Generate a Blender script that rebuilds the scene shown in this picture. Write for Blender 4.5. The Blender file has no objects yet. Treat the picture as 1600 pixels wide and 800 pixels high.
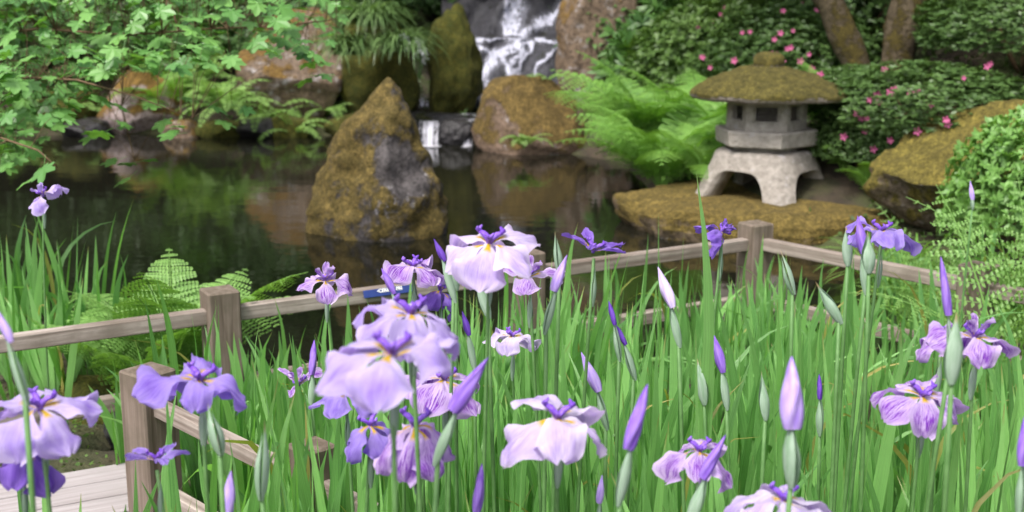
import bpy, math, random
import numpy as np
from mathutils import Vector, Matrix, noise as mnoise

sc = bpy.context.scene
COL = sc.collection
R = math.radians
rnd = random.Random(11)
nrg = np.random.default_rng(7)

# ------------------------------------------------------------------ camera, sky, sun, exposure
CAM_H, PITCH, FPX = 1.8, R(12.68), 2000.0
cam_d = bpy.data.cameras.new('camera'); cam = bpy.data.objects.new('camera', cam_d); COL.objects.link(cam)
cam.location = (0, 0, CAM_H); cam.rotation_euler = (R(90) - PITCH, 0, 0)
cam_d.sensor_width = 36; cam_d.lens = 45; cam_d.clip_start = 0.05; cam_d.clip_end = 400
cam_d.dof.use_dof = True; cam_d.dof.focus_distance = 3.2; cam_d.dof.aperture_fstop = 4.2
sc.camera = cam

world = bpy.data.worlds.new('World'); sc.world = world; world.use_nodes = True
wn = world.node_tree; bg = wn.nodes['Background']
sky = wn.nodes.new('ShaderNodeTexSky'); sky.sky_type = 'NISHITA'; sky.sun_disc = False
SUN_EL, SUN_AZ = R(58), R(215)          # azimuth measured clockwise from +Y
sky.sun_elevation = SUN_EL; sky.sun_rotation = SUN_AZ; sky.air_density = 1.0; sky.dust_density = 4.0; sky.ozone_density = 0.6
hs = wn.nodes.new('ShaderNodeHueSaturation'); hs.inputs['Saturation'].default_value = 0.35
wn.links.new(sky.outputs[0], hs.inputs['Color']); wn.links.new(hs.outputs[0], bg.inputs['Color'])
bg.inputs['Strength'].default_value = 0.105
sun_d = bpy.data.lights.new('sun', 'SUN'); sun = bpy.data.objects.new('sun', sun_d); COL.objects.link(sun)
sun_d.energy = 1.5; sun_d.angle = R(14); sun_d.color = (1.0, 0.95, 0.88)
sdir = Vector((math.sin(SUN_AZ) * math.cos(SUN_EL), math.cos(SUN_AZ) * math.cos(SUN_EL), math.sin(SUN_EL)))
sun.rotation_euler = sdir.to_track_quat('Z', 'Y').to_euler(); sun.location = (-6, -8, 20)
vs = sc.view_settings; vs.view_transform = 'Standard'; vs.look = 'None'; vs.gamma = 1; vs.exposure = 1.50
sc.render.engine = 'CYCLES'
sc.cycles.use_denoising = True; sc.cycles.max_bounces = 7; sc.cycles.transparent_max_bounces = 8
sc.cycles.caustics_reflective = False; sc.cycles.caustics_refractive = False

# ------------------------------------------------------------------ geometry helpers
FWD = Vector((0, math.cos(PITCH), -math.sin(PITCH))); UPV = Vector((0, math.sin(PITCH), math.cos(PITCH)))
def ray(px, py):
    return (FWD + Vector((1, 0, 0)) * ((px - 800) / FPX) + UPV * ((400 - py) / FPX))
def PD(px, py, d):                       # point at axial distance d
    return Vector((0, 0, CAM_H)) + ray(px, py) * d
def PZ(px, py, z):                       # point on the level z
    r = ray(px, py); return Vector((0, 0, CAM_H)) + r * ((z - CAM_H) / r.z)
def PY(px, py, y):                       # point at ground distance y
    r = ray(px, py); return Vector((0, 0, CAM_H)) + r * (y / r.y)

def link(o, parent=None):
    COL.objects.link(o)
    if parent is not None: o.parent = parent
    return o
def tag(o, label=None, cat=None, group=None, kind=None):
    if label: o['label'] = label
    if cat: o['category'] = cat
    if group: o['group'] = group
    if kind: o['kind'] = kind
    return o
def empty(name, loc, rz=0.0):
    o = bpy.data.objects.new(name, None); o.location = loc; o.rotation_euler = (0, 0, rz); o.empty_display_size = 0.1
    return link(o)
def mkmesh(name, verts, faces, mat, smooth=True, uvs=None, mat_idx=None):
    me = bpy.data.meshes.new(name); me.from_pydata([tuple(v) for v in verts], [], faces)
    for m in (mat if isinstance(mat, (list, tuple)) else [mat]): me.materials.append(m)
    if smooth: me.polygons.foreach_set('use_smooth', [True] * len(me.polygons))
    if mat_idx: me.polygons.foreach_set('material_index', mat_idx)
    if uvs is not None:
        ul = me.uv_layers.new(name='UVMap'); li = np.empty(len(me.loops), dtype=np.int32); me.loops.foreach_get('vertex_index', li)
        ul.data.foreach_set('uv', np.asarray(uvs, dtype=np.float32)[li].ravel())
    me.update(); return me
def obj(name, me, parent=None, loc=(0, 0, 0), rot=(0, 0, 0), scale=(1, 1, 1)):
    o = bpy.data.objects.new(name, me); o.location = loc; o.rotation_euler = rot; o.scale = scale
    return link(o, parent)
def npmesh(name, V, F, mat, smooth=False):
    """V (n,3) float array, F (m,k) int array of equal sized faces"""
    me = bpy.data.meshes.new(name); n, (m, k) = len(V), F.shape
    me.vertices.add(n); me.vertices.foreach_set('co', V.astype(np.float32).ravel())
    me.loops.add(m * k); me.loops.foreach_set('vertex_index', F.astype(np.int32).ravel())
    me.polygons.add(m); me.polygons.foreach_set('loop_start', np.arange(0, m * k, k, dtype=np.int32))
    try: me.polygons.foreach_set('loop_total', np.full(m, k, dtype=np.int32))
    except Exception: pass
    if smooth: me.polygons.foreach_set('use_smooth', np.ones(m, dtype=bool))
    me.materials.append(mat); me.update(calc_edges=True); me.validate(); return me

def tube(pts, radii, seg=8, cap=True):
    """tapered tube through pts"""
    V, F = [], []; n = len(pts); pts = [Vector(p) for p in pts]
    for i, p in enumerate(pts):
        t = (pts[min(i + 1, n - 1)] - pts[max(i - 1, 0)]).normalized()
        a = t.cross(Vector((0.3, 1, 0.1))); a.normalize(); b = t.cross(a)
        for k in range(seg):
            th = 2 * math.pi * k / seg
            V.append(p + (a * math.cos(th) + b * math.sin(th)) * radii[i])
    for i in range(n - 1):
        for k in range(seg):
            F.append((i * seg + k, i * seg + (k + 1) % seg, (i + 1) * seg + (k + 1) % seg, (i + 1) * seg + k))
    if cap:
        F.append(tuple(range(seg - 1, -1, -1))); F.append(tuple((n - 1) * seg + k for k in range(seg)))
    return V, F
def join(parts):
    V, F = [], []
    for v, f in parts:
        o = len(V); V += list(v); F += [tuple(i + o for i in q) for q in f]
    return V, F
def box(c, s, bev=0.004):
    """chamfered box: centre c, size s"""
    x, y, z = s[0] / 2, s[1] / 2, s[2] / 2; b = bev; V, F = [], []
    for (sx, sy, sz) in [(-1,-1,-1),(1,-1,-1),(1,1,-1),(-1,1,-1),(-1,-1,1),(1,-1,1),(1,1,1),(-1,1,1)]:
        V += [Vector((sx * (x - b), sy * (y - b), sz * z)), Vector((sx * (x - b), sy * y, sz * (z - b))), Vector((sx * x, sy * (y - b), sz * (z - b)))]
    i = lambda c_, k: c_ * 3 + k
    F += [(i(0,0), i(3,0), i(2,0), i(1,0)), (i(4,0), i(5,0), i(6,0), i(7,0))]
    F += [(i(0,1), i(1,1), i(5,1), i(4,1)), (i(2,1), i(3,1), i(7,1), i(6,1)), (i(1,2), i(2,2), i(6,2), i(5,2)), (i(3,2), i(0,2), i(4,2), i(7,2))]
    for a, b_ in [(0, 1), (2, 3)]:
        F += [(i(a,0), i(b_,0), i(b_,1), i(a,1)), (i(a+4,0), i(a+4,1), i(b_+4,1), i(b_+4,0))]
    for a, b_ in [(1, 2), (3, 0)]:
        F += [(i(a,0), i(b_,0), i(b_,2), i(a,2)), (i(a+4,0), i(a+4,2), i(b_+4,2), i(b_+4,0))]
    F += [(i(0,1), i(4,1), i(4,2), i(0,2)), (i(1,2), i(5,2), i(5,1), i(1,1)), (i(2,1), i(6,1), i(6,2), i(2,2)), (i(3,2), i(7,2), i(7,1), i(3,1))]
    for c_ in range(8): F.append((i(c_,0), i(c_,1), i(c_,2)))
    return [v + Vector(c) for v in V], F

# ------------------------------------------------------------------ material helpers
def newmat(name):
    m = bpy.data.materials.new(name); m.use_nodes = True; nt = m.node_tree
    return m, nt, nt.nodes['Principled BSDF']
def N(nt, typ, **kw):
    n = nt.nodes.new(typ)
    for k, v in kw.items():
        if k.startswith('i_'):
            key = k[2:]; key = int(key) if key.isdigit() else key.replace('_', ' ')
            n.inputs[key].default_value = v
        else: setattr(n, k, v)
    return n
def L(nt, a, b): nt.links.new(a, b)
def noise_n(nt, coord, scale, detail=4, rough=0.55, dist=0.0):
    n = N(nt, 'ShaderNodeTexNoise', i_Scale=scale, i_Detail=detail, i_Roughness=rough, i_Distortion=dist)
    if coord is not None: L(nt, coord, n.inputs['Vector'])
    return n.outputs['Fac']
def ramp(nt, fac, stops):
    r = N(nt, 'ShaderNodeValToRGB'); e = r.color_ramp.elements
    while len(e) < len(stops): e.new(0.5)
    for el, (p, c) in zip(e, stops):
        el.position = p; el.color = (c, c, c, 1) if isinstance(c, (int, float)) else (*c, 1)
    L(nt, fac, r.inputs['Fac']); return r.outputs['Color']
def math_n(nt, op, a, b=None, c=None, clamp=False):
    n = N(nt, 'ShaderNodeMath', operation=op, use_clamp=clamp)
    for i, v in enumerate((a, b, c)):
        if v is None: continue
        if isinstance(v, (int, float)): n.inputs[i].default_value = v
        else: L(nt, v, n.inputs[i])
    return n.outputs[0]
def mix(nt, fac, a, b, blend='MIX'):
    n = N(nt, 'ShaderNodeMix', data_type='RGBA', blend_type=blend)
    for sock, v in ((n.inputs[0], fac), (n.inputs[6], a), (n.inputs[7], b)):
        if isinstance(v, (int, float)): sock.default_value = v
        elif isinstance(v, tuple): sock.default_value = (*v, 1)
        else: L(nt, v, sock)
    return n.outputs[2]
def bump(nt, h, strength, dist, bsdf, prev=None):
    b = N(nt, 'ShaderNodeBump', i_Strength=strength, i_Distance=dist); L(nt, h, b.inputs['Height'])
    if prev is not None: L(nt, prev, b.inputs['Normal'])
    if bsdf is not None: L(nt, b.outputs[0], bsdf.inputs['Normal'])
    return b.outputs[0]
def translucent(nt, bsdf, color, amount, m):
    t = N(nt, 'ShaderNodeBsdfTranslucent'); ms = N(nt, 'ShaderNodeMixShader', i_0=amount)
    if isinstance(color, tuple): t.inputs['Color'].default_value = (*color, 1)
    else: L(nt, color, t.inputs['Color'])
    L(nt, bsdf.outputs[0], ms.inputs[1]); L(nt, t.outputs[0], ms.inputs[2])
    L(nt, ms.outputs[0], nt.nodes['Material Output'].inputs['Surface'])

def leaf_mat(name, c_dark, c_light, rough=0.42, trans=0.3, island=True, spec=0.4, tcol=None, patch=1.5):
    m, nt, b = newmat(name)
    if island: r = N(nt, 'ShaderNodeNewGeometry').outputs['Random Per Island']
    else: r = N(nt, 'ShaderNodeObjectInfo').outputs['Random']
    geo = N(nt, 'ShaderNodeNewGeometry'); nz = noise_n(nt, geo.outputs['Position'], patch, 2)
    f = math_n(nt, 'ADD', math_n(nt, 'MULTIPLY', r, 0.6), math_n(nt, 'MULTIPLY', math_n(nt, 'SUBTRACT', nz, 0.28), 0.9), clamp=True)
    c = mix(nt, f, c_dark, c_light); L(nt, c, b.inputs['Base Color'])
    b.inputs['Roughness'].default_value = rough; b.inputs['Specular IOR Level'].default_value = spec
    tc = mix(nt, 1.0, c, tcol or (1.25, 1.35, 0.5), 'MULTIPLY')
    translucent(nt, b, tc, trans, m); return m

def rock_mat(name, s1, s2, m1, m2, moss=0.5, up=0.6, side=(0, 0, 0), lichen=0.0, scale=3.0, wet=0.75, patch=None, bare=None, speck=0.75):
    m, nt, b = newmat(name)
    tc = N(nt, 'ShaderNodeTexCoord'); P = tc.outputs['Object']
    n1 = noise_n(nt, P, scale, 6, 0.6); n2 = noise_n(nt, P, scale * 5, 5, 0.65); n3 = noise_n(nt, P, scale * 22, 3, 0.6)
    stone = mix(nt, ramp(nt, n2, [(0.3, 0), (0.7, 1)]), s1, s2)
    stone = mix(nt, ramp(nt, n3, [(0.25, 0.7), (0.6, 1.0)]), (0.35, 0.35, 0.35), stone, 'MULTIPLY') if False else stone
    if lichen > 0:
        ln = noise_n(nt, P, scale * 2.3, 4, 0.7)
        stone = mix(nt, ramp(nt, ln, [(0.62 - lichen * 0.1, 0), (0.68, 0.8)]), stone, (0.42, 0.40, 0.41))
    if patch:                                              # a pale lichen patch with its own place on the stone
        (px_, py_, pz_, rad) = patch
        vd = N(nt, 'ShaderNodeVectorMath', operation='DISTANCE'); L(nt, P, vd.inputs[0]); vd.inputs[1].default_value = (px_, py_, pz_)
        dd = math_n(nt, 'ADD', vd.outputs['Value'], math_n(nt, 'MULTIPLY', math_n(nt, 'SUBTRACT', n2, 0.5), rad * 3.2))
        stone = mix(nt, ramp(nt, math_n(nt, 'DIVIDE', dd, rad), [(0.6, 0.85), (1.0, 0)]), stone, (0.36, 0.34, 0.37))
    geo = N(nt, 'ShaderNodeNewGeometry'); sx = N(nt, 'ShaderNodeSeparateXYZ'); L(nt, geo.outputs['Normal'], sx.inputs[0])
    f = math_n(nt, 'ADD', math_n(nt, 'MULTIPLY', sx.outputs['Z'], up), math_n(nt, 'MULTIPLY', math_n(nt, 'SUBTRACT', n1, 0.5), 2.2))
    f = math_n(nt, 'ADD', f, math_n(nt, 'MULTIPLY', math_n(nt, 'SUBTRACT', n2, 0.5), 0.9))
    f = math_n(nt, 'ADD', f, moss - 0.5)
    if any(side):
        dt = N(nt, 'ShaderNodeVectorMath', operation='DOT_PRODUCT'); L(nt, P, dt.inputs[0]); dt.inputs[1].default_value = side
        f = math_n(nt, 'ADD', f, dt.outputs['Value'])
    if bare:                                               # a face of the stone where no moss holds
        vb = N(nt, 'ShaderNodeVectorMath', operation='DISTANCE'); L(nt, P, vb.inputs[0]); vb.inputs[1].default_value = bare[:3]
        f = math_n(nt, 'SUBTRACT', f, math_n(nt, 'MULTIPLY', math_n(nt, 'SUBTRACT', bare[3], vb.outputs['Value'], clamp=True), 4.2))
    mask = ramp(nt, f, [(0.0, 0), (0.22, 1)])
    mc = mix(nt, ramp(nt, noise_n(nt, P, scale * 3.1, 5, 0.6), [(0.35, 0), (0.65, 1)]), m1, m2)
    mc = mix(nt, ramp(nt, n3, [(0.35, 0.75), (0.58, 0.0)]), mc, tuple(v * 0.3 for v in m1))
    n4 = noise_n(nt, P, scale * 9, 4, 0.7); mc = mix(nt, ramp(nt, n4, [(0.38, 0.7), (0.55, 0.0)]), mc, tuple(v * 0.45 for v in m1)); mc = mix(nt, ramp(nt, n4, [(0.58, 0.0), (0.75, 0.6)]), mc, tuple(v * 1.45 for v in m2))
    stone = mix(nt, ramp(nt, n4, [(0.36, speck), (0.52, 0.0)]), stone, tuple(v * 0.4 for v in s1))
    L(nt, mix(nt, mask, stone, mc), b.inputs['Base Color'])
    L(nt, ramp(nt, mask, [(0, wet), (1, 0.95)]), b.inputs['Roughness']); b.inputs['Specular IOR Level'].default_value = 0.3
    nb = bump(nt, n2, 0.5, 0.04, None); mh = math_n(nt, 'MULTIPLY', n3, math_n(nt, 'ADD', mask, 0.25)); bump(nt, mh, 0.9, 0.02, b, nb)
    return m

# petals: pigment laid out along the petal (u) and across it (v)
def petal_mat(name, ground, tint, vein, vein_amt, edge_white=0.5, tip=0.3, base_tint=0.1):
    m, nt, b = newmat(name)
    uv = N(nt, 'ShaderNodeUVMap'); sp = N(nt, 'ShaderNodeSeparateXYZ'); L(nt, uv.outputs[0], sp.inputs[0])
    u, v0 = sp.outputs['X'], sp.outputs['Y']
    v = math_n(nt, 'SUBTRACT', math_n(nt, 'MULTIPLY', v0, 2), 1.0); av = math_n(nt, 'ABSOLUTE', v)
    oi = N(nt, 'ShaderNodeObjectInfo').outputs['Random']
    cmb = N(nt, 'ShaderNodeCombineXYZ'); L(nt, math_n(nt, 'MULTIPLY', u, 1.6), cmb.inputs[0]); L(nt, math_n(nt, 'MULTIPLY', v, 8.0), cmb.inputs[1]); L(nt, math_n(nt, 'MULTIPLY', oi, 40), cmb.inputs[2])
    vn = noise_n(nt, cmb.outputs[0], 2.2, 4, 0.7)
    cm2 = N(nt, 'ShaderNodeCombineXYZ'); L(nt, u, cm2.inputs[0]); L(nt, v, cm2.inputs[1]); L(nt, math_n(nt, 'MULTIPLY', oi, 70), cm2.inputs[2])
    blot = noise_n(nt, cm2.outputs[0], 2.0, 2)
    inner = ramp(nt, av, [(0.0, 1.0), (0.55, 0.75), (0.95, 0.0)])
    along = ramp(nt, u, [(0.0, base_tint), (0.3, 0.42), (0.75, 0.68 + tip), (1.0, 0.5)])
    tf = math_n(nt, 'MULTIPLY', math_n(nt, 'MULTIPLY', along, ramp(nt, blot, [(0.3, 0.25), (0.7, 1)])), math_n(nt, 'ADD', math_n(nt, 'MULTIPLY', inner, edge_white), 1 - edge_white), clamp=True)
    c = mix(nt, tf, ground, tint)
    vf = math_n(nt, 'MULTIPLY', math_n(nt, 'MULTIPLY', ramp(nt, vn, [(0.47, 0), (0.6, 1)]), along), math_n(nt, 'MULTIPLY', inner, vein_amt), clamp=True)
    c = mix(nt, vf, c, vein)
    cm3 = N(nt, 'ShaderNodeCombineXYZ'); L(nt, math_n(nt, 'MULTIPLY', u, 2.0), cm3.inputs[0]); L(nt, math_n(nt, 'MULTIPLY', v, 26.0), cm3.inputs[1]); L(nt, math_n(nt, 'MULTIPLY', oi, 23), cm3.inputs[2])
    c = mix(nt, math_n(nt, 'MULTIPLY', ramp(nt, noise_n(nt, cm3.outputs[0], 1.3, 2, 0.6), [(0.5, 0), (0.62, 1)]), 0.16), c, vein)
    sig = math_n(nt, 'MULTIPLY', ramp(nt, u, [(0.10, 1.0), (0.2, 1.0), (0.30, 0)]), ramp(nt, av, [(0.25, 1.0), (0.6, 0)]))
    c = mix(nt, sig, c, (0.75, 0.5, 0.03))
    L(nt, c, b.inputs['Base Color']); b.inputs['Roughness'].default_value = 0.75; b.inputs['Specular IOR Level'].default_value = 0.12
    bump(nt, vn, 0.5, 0.005, b)
    translucent(nt, b, mix(nt, 1.0, c, (1.0, 0.85, 1.1), 'MULTIPLY'), 0.46, m); return m

WHITE, LILAC, LAV = (0.80, 0.73, 0.86), (0.62, 0.52, 0.80), (0.44, 0.34, 0.72)
VIO, DEEP = (0.25, 0.14, 0.58), (0.13, 0.05, 0.42)
PET = {
    'white': petal_mat('petal_white_lilac', WHITE, (0.46, 0.32, 0.74), (0.36, 0.22, 0.66), 0.6, 0.6, 0.25, 0.0),
    'pale':  petal_mat('petal_pale_lavender', (0.70, 0.61, 0.85), (0.30, 0.19, 0.66), (0.28, 0.15, 0.60), 0.5, 0.5, 0.3, 0.1),
    'lav':   petal_mat('petal_lavender', (0.46, 0.36, 0.77), (0.22, 0.12, 0.58), (0.17, 0.08, 0.50), 0.6, 0.5, 0.3, 0.3),
    'violet': petal_mat('petal_violet', (0.34, 0.22, 0.68), (0.17, 0.07, 0.48), (0.12, 0.04, 0.40), 0.5, 0.35, 0.3, 0.5),
    'veined': petal_mat('petal_veined_purple', (0.74, 0.62, 0.84), (0.36, 0.15, 0.62), (0.20, 0.035, 0.44), 1.5, 0.65, 0.4, 0.1),
}
def plain_mat(name, c, c2=None, rough=0.55, trans=0.0, spec=0.3, scale=40, streak=False):
    m, nt, b = newmat(name); P = N(nt, 'ShaderNodeTexCoord').outputs['Object']
    if streak:
        mp = N(nt, 'ShaderNodeMapping'); L(nt, P, mp.inputs[0]); mp.inputs['Scale'].default_value = (7, 7, 0.05); P = mp.outputs[0]
    cc = mix(nt, ramp(nt, noise_n(nt, P, scale, 3), [(0.35, 0), (0.65, 1)]), c, c2 or tuple(v * 0.75 for v in c))
    L(nt, cc, b.inputs['Base Color']); b.inputs['Roughness'].default_value = rough; b.inputs['Specular IOR Level'].default_value = spec
    if trans: translucent(nt, b, cc, trans, m)
    return m
M_STYLE = plain_mat('iris_style_purple', (0.15, 0.05, 0.46), (0.30, 0.16, 0.64), 0.5, 0.2, scale=60)
M_BUD = {k: plain_mat('iris_bud_' + k, a, b_, 0.5, 0.2, scale=28, streak=True) for k, a, b_ in (
    ('dark', (0.09, 0.03, 0.33), (0.16, 0.07, 0.45)), ('violet', (0.19, 0.08, 0.50), (0.33, 0.20, 0.64)),
    ('lilac', (0.34, 0.22, 0.66), (0.55, 0.42, 0.78)), ('pale', (0.52, 0.40, 0.74), (0.70, 0.60, 0.82)))}
M_STALK = plain_mat('iris_stalk_green', (0.085, 0.19, 0.055), (0.12, 0.24, 0.08), 0.5, 0.1)
M_SHEATH = plain_mat('iris_sheath_grey_green', (0.22, 0.34, 0.22), (0.33, 0.44, 0.34), 0.6, 0.25, 0.25, 30, streak=True)
_nt = M_SHEATH.node_tree; _b = _nt.nodes['Principled BSDF']; _sp = N(_nt, 'ShaderNodeSeparateXYZ'); L(_nt, N(_nt, 'ShaderNodeTexCoord').outputs['Object'], _sp.inputs[0])
_src = _b.inputs['Base Color'].links[0].from_socket; L(_nt, mix(_nt, ramp(_nt, math_n(_nt, 'ADD', _sp.outputs['Z'], math_n(_nt, 'MULTIPLY', N(_nt, 'ShaderNodeObjectInfo').outputs['Random'], 0.12)), [(0.90, 0), (1.0, 1)]), _src, (0.34, 0.25, 0.13)), _b.inputs['Base Color'])

def blade_mat(name, c1, c2, base):
    m, nt, b = newmat(name)
    uv = N(nt, 'ShaderNodeUVMap'); sp = N(nt, 'ShaderNodeSeparateXYZ'); L(nt, uv.outputs[0], sp.inputs[0])
    u, v = sp.outputs['X'], sp.outputs['Y']; oi = N(nt, 'ShaderNodeObjectInfo').outputs['Random']
    cmb = N(nt, 'ShaderNodeCombineXYZ'); L(nt, math_n(nt, 'MULTIPLY', u, 3.0), cmb.inputs[0]); L(nt, math_n(nt, 'MULTIPLY', v, 14.0), cmb.inputs[1]); L(nt, math_n(nt, 'MULTIPLY', oi, 50), cmb.inputs[2])
    st = noise_n(nt, cmb.outputs[0], 1.5, 3, 0.6)
    c = ramp(nt, oi, [(0.0, c1), (0.55, tuple((x + y) * 0.42 for x, y in zip(c1, c2))), (1.0, c2)]); c = mix(nt, ramp(nt, st, [(0.35, 0), (0.7, 0.5)]), c, tuple(x * 1.5 for x in c2))  # random per-blade tone; its light and dark ends imitate highlights and shaded gaps
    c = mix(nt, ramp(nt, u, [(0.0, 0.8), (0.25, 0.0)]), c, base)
    tipf = math_n(nt, 'MULTIPLY', ramp(nt, u, [(0.93, 0), (1.0, 1)]), ramp(nt, oi, [(0.6, 0), (0.75, 1)]))
    c = mix(nt, tipf, c, (0.30, 0.24, 0.09))
    L(nt, c, b.inputs['Base Color']); b.inputs['Roughness'].default_value = 0.33; b.inputs['Specular IOR Level'].default_value = 0.65
    bump(nt, st, 0.5, 0.004, b); translucent(nt, b, mix(nt, 1.0, c, (1.15, 1.45, 0.55), 'MULTIPLY'), 0.36, m); return m
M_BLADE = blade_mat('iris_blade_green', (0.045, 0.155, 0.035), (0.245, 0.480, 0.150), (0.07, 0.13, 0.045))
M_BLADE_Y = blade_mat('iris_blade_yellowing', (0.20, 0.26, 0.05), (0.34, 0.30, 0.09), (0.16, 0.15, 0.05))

def wood_mat(name, c1, c2, c3, axis=0, scale=1.0):
    m, nt, b = newmat(name); P = N(nt, 'ShaderNodeTexCoord').outputs['Object']; oi = N(nt, 'ShaderNodeObjectInfo').outputs['Random']
    mp = N(nt, 'ShaderNodeMapping'); L(nt, P, mp.inputs[0]); s = [38.0, 38.0, 38.0]; s[axis] = 1.6; mp.inputs['Scale'].default_value = s
    off = N(nt, 'ShaderNodeCombineXYZ'); [L(nt, math_n(nt, 'MULTIPLY', oi, 31.0), off.inputs[i]) for i in range(3)]
    va = N(nt, 'ShaderNodeVectorMath', operation='ADD'); L(nt, mp.outputs[0], va.inputs[0]); L(nt, off.outputs[0], va.inputs[1])
    g = noise_n(nt, va.outputs[0], scale, 5, 0.65, 0.4); bl = noise_n(nt, P, 6, 4, 0.6)
    c = mix(nt, ramp(nt, g, [(0.35, 0), (0.62, 1)]), c1, c2); c = mix(nt, ramp(nt, bl, [(0.45, 0), (0.75, 0.8)]), c, c3)
    c = mix(nt, math_n(nt, 'MULTIPLY', oi, 0.25), c, c1)
    L(nt, c, b.inputs['Base Color']); b.inputs['Roughness'].default_value = 0.8; b.inputs['Specular IOR Level'].default_value = 0.2
    bump(nt, g, 0.6, 0.006, b); return m
M_POST = wood_mat('weathered_post_wood', (0.090, 0.066, 0.050), (0.22, 0.175, 0.145), (0.085, 0.075, 0.050), axis=2)
M_RAIL = wood_mat('weathered_rail_wood', (0.13, 0.100, 0.082), (0.36, 0.31, 0.275), (0.14, 0.115, 0.09), axis=0)
M_PLANK = wood_mat('weathered_deck_wood', (0.24, 0.212, 0.210), (0.37, 0.338, 0.345), (0.28, 0.255, 0.258), axis=0)

# ------------------------------------------------------------------ terrain and pond
SHORE = [(-1.55, 4.55), (-1.05, 4.72), (0.1, 5.32), (1.15, 5.95), (1.75, 5.55), (2.15, 5.45), (2.25, 6.4), (2.35, 7.3), (2.5, 7.9), (1.6, 8.25), (1.15, 8.6),
         (1.05, 9.4), (1.15, 10.6), (1.05, 12.1), (0.5, 12.7), (0.15, 13.5), (-0.9, 13.8), (-1.6, 13.9), (-2.4, 14.1), (-4.2, 14.2), (-6.2, 13.9),
         (-7.5, 11.0), (-6.5, 8.6), (-4.2, 7.4), (-2.7, 6.5), (-1.75, 6.1), (-1.45, 5.4)]
_A = np.array(SHORE); _B = np.roll(_A, -1, axis=0)
def sdist(x, y):
    p = np.stack([np.asarray(x, float).ravel(), np.asarray(y, float).ravel()], 1)
    best = np.full(len(p), 1e9); inside = np.zeros(len(p), bool)
    for a, b in zip(_A, _B):
        ab = b - a; t = np.clip(((p - a) @ ab) / (ab @ ab), 0, 1); d = np.linalg.norm(p - a - t[:, None] * ab, axis=1); best = np.minimum(best, d)
        c = ((a[1] > p[:, 1]) != (b[1] > p[:, 1])); xx = (b[0] - a[0]) * (p[:, 1] - a[1]) / (b[1] - a[1] + 1e-12) + a[0]
        inside ^= c & (p[:, 0] < xx)
    return np.where(inside, -best, best).reshape(np.shape(x))
def sstep(a, b, x):
    t = np.clip((x - a) / (b - a), 0, 1); return t * t * (3 - 2 * t)
def hgt(x, y):
    x = np.asarray(x, float); y = np.asarray(y, float); s = sdist(x, y)
    far = sstep(6.2, 9.0, y + np.maximum(0, np.abs(x) - 2.5) * 0.25)
    rise = np.maximum(0, s - 0.55) * 0.55
    rise = rise * (1 - np.exp(-(x / 1.15) ** 4) * (1 - sstep(16.9, 18.6, y)))        # the gully of the waterfall
    h = np.where(s > 0, 0.05 + 0.12 * sstep(0, 0.45, s) * far + np.minimum(rise, 9.0) * far, np.maximum(-0.55, s * 0.6))
    h = np.where(s > 0, h * sstep(-0.05, 0.1, s), h)
    wob = 0.05 * np.sin(x * 2.3 + 1.3 * np.sin(y * 1.1)) * np.sin(y * 1.9 + x) * far + 0.012 * np.sin(x * 9 + y * 4) * np.sin(y * 11 - x * 3)
    return h + np.where(s > 0.05, wob, 0)
def H(x, y): return float(hgt(np.array([x]), np.array([y]))[0])
def G(px, py, y0=4.0, y1=30.0):                      # first point of the terrain on a line of sight
    for y in np.linspace(y0, y1, 520):
        p = PY(px, py, y)
        if p.z <= max(H(p.x, p.y), 0): return Vector((p.x, p.y, max(H(p.x, p.y), 0)))
    return PY(px, py, y1)

def axis(lo, hi, step, far):
    mid = np.arange(lo, hi, step); g = step * np.cumsum(1.22 ** np.arange(1, 30)); g = g[g < far]
    return np.concatenate([lo - g[::-1], mid, hi + g])
gx, gy = axis(-9, 7, 0.11, 70), axis(0, 19, 0.11, 80); GX, GY = np.meshgrid(gx, gy, indexing='ij'); GZ = hgt(GX, GY)
idx = np.arange(GX.size).reshape(GX.shape)
F = np.stack([idx[:-1, :-1], idx[1:, :-1], idx[1:, 1:], idx[:-1, 1:]], -1).reshape(-1, 4)
m, nt, b = newmat('bank_soil_and_moss'); P = N(nt, 'ShaderNodeNewGeometry').outputs['Position']
n1 = noise_n(nt, P, 1.6, 5); n2 = noise_n(nt, P, 9, 5, 0.65); n3 = noise_n(nt, P, 60, 3)
c = mix(nt, ramp(nt, n2, [(0.35, 0), (0.65, 1)]), (0.022, 0.016, 0.010), (0.055, 0.040, 0.024))
c = mix(nt, ramp(nt, n1, [(0.45, 0), (0.6, 0.8)]), c, (0.045, 0.060, 0.014)); c = mix(nt, ramp(nt, n3, [(0.6, 0), (0.75, 0.5)]), c, (0.10, 0.075, 0.04))
L(nt, c, b.inputs['Base Color']); b.inputs['Roughness'].default_value = 0.95; nb = bump(nt, n2, 0.6, 0.05, None); bump(nt, n3, 0.7, 0.015, b, nb)
M_SOIL = m
tag(obj('ground', npmesh('ground', np.stack([GX, GY, GZ], -1).reshape(-1, 3), F, M_SOIL, True)), kind='structure')

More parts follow.
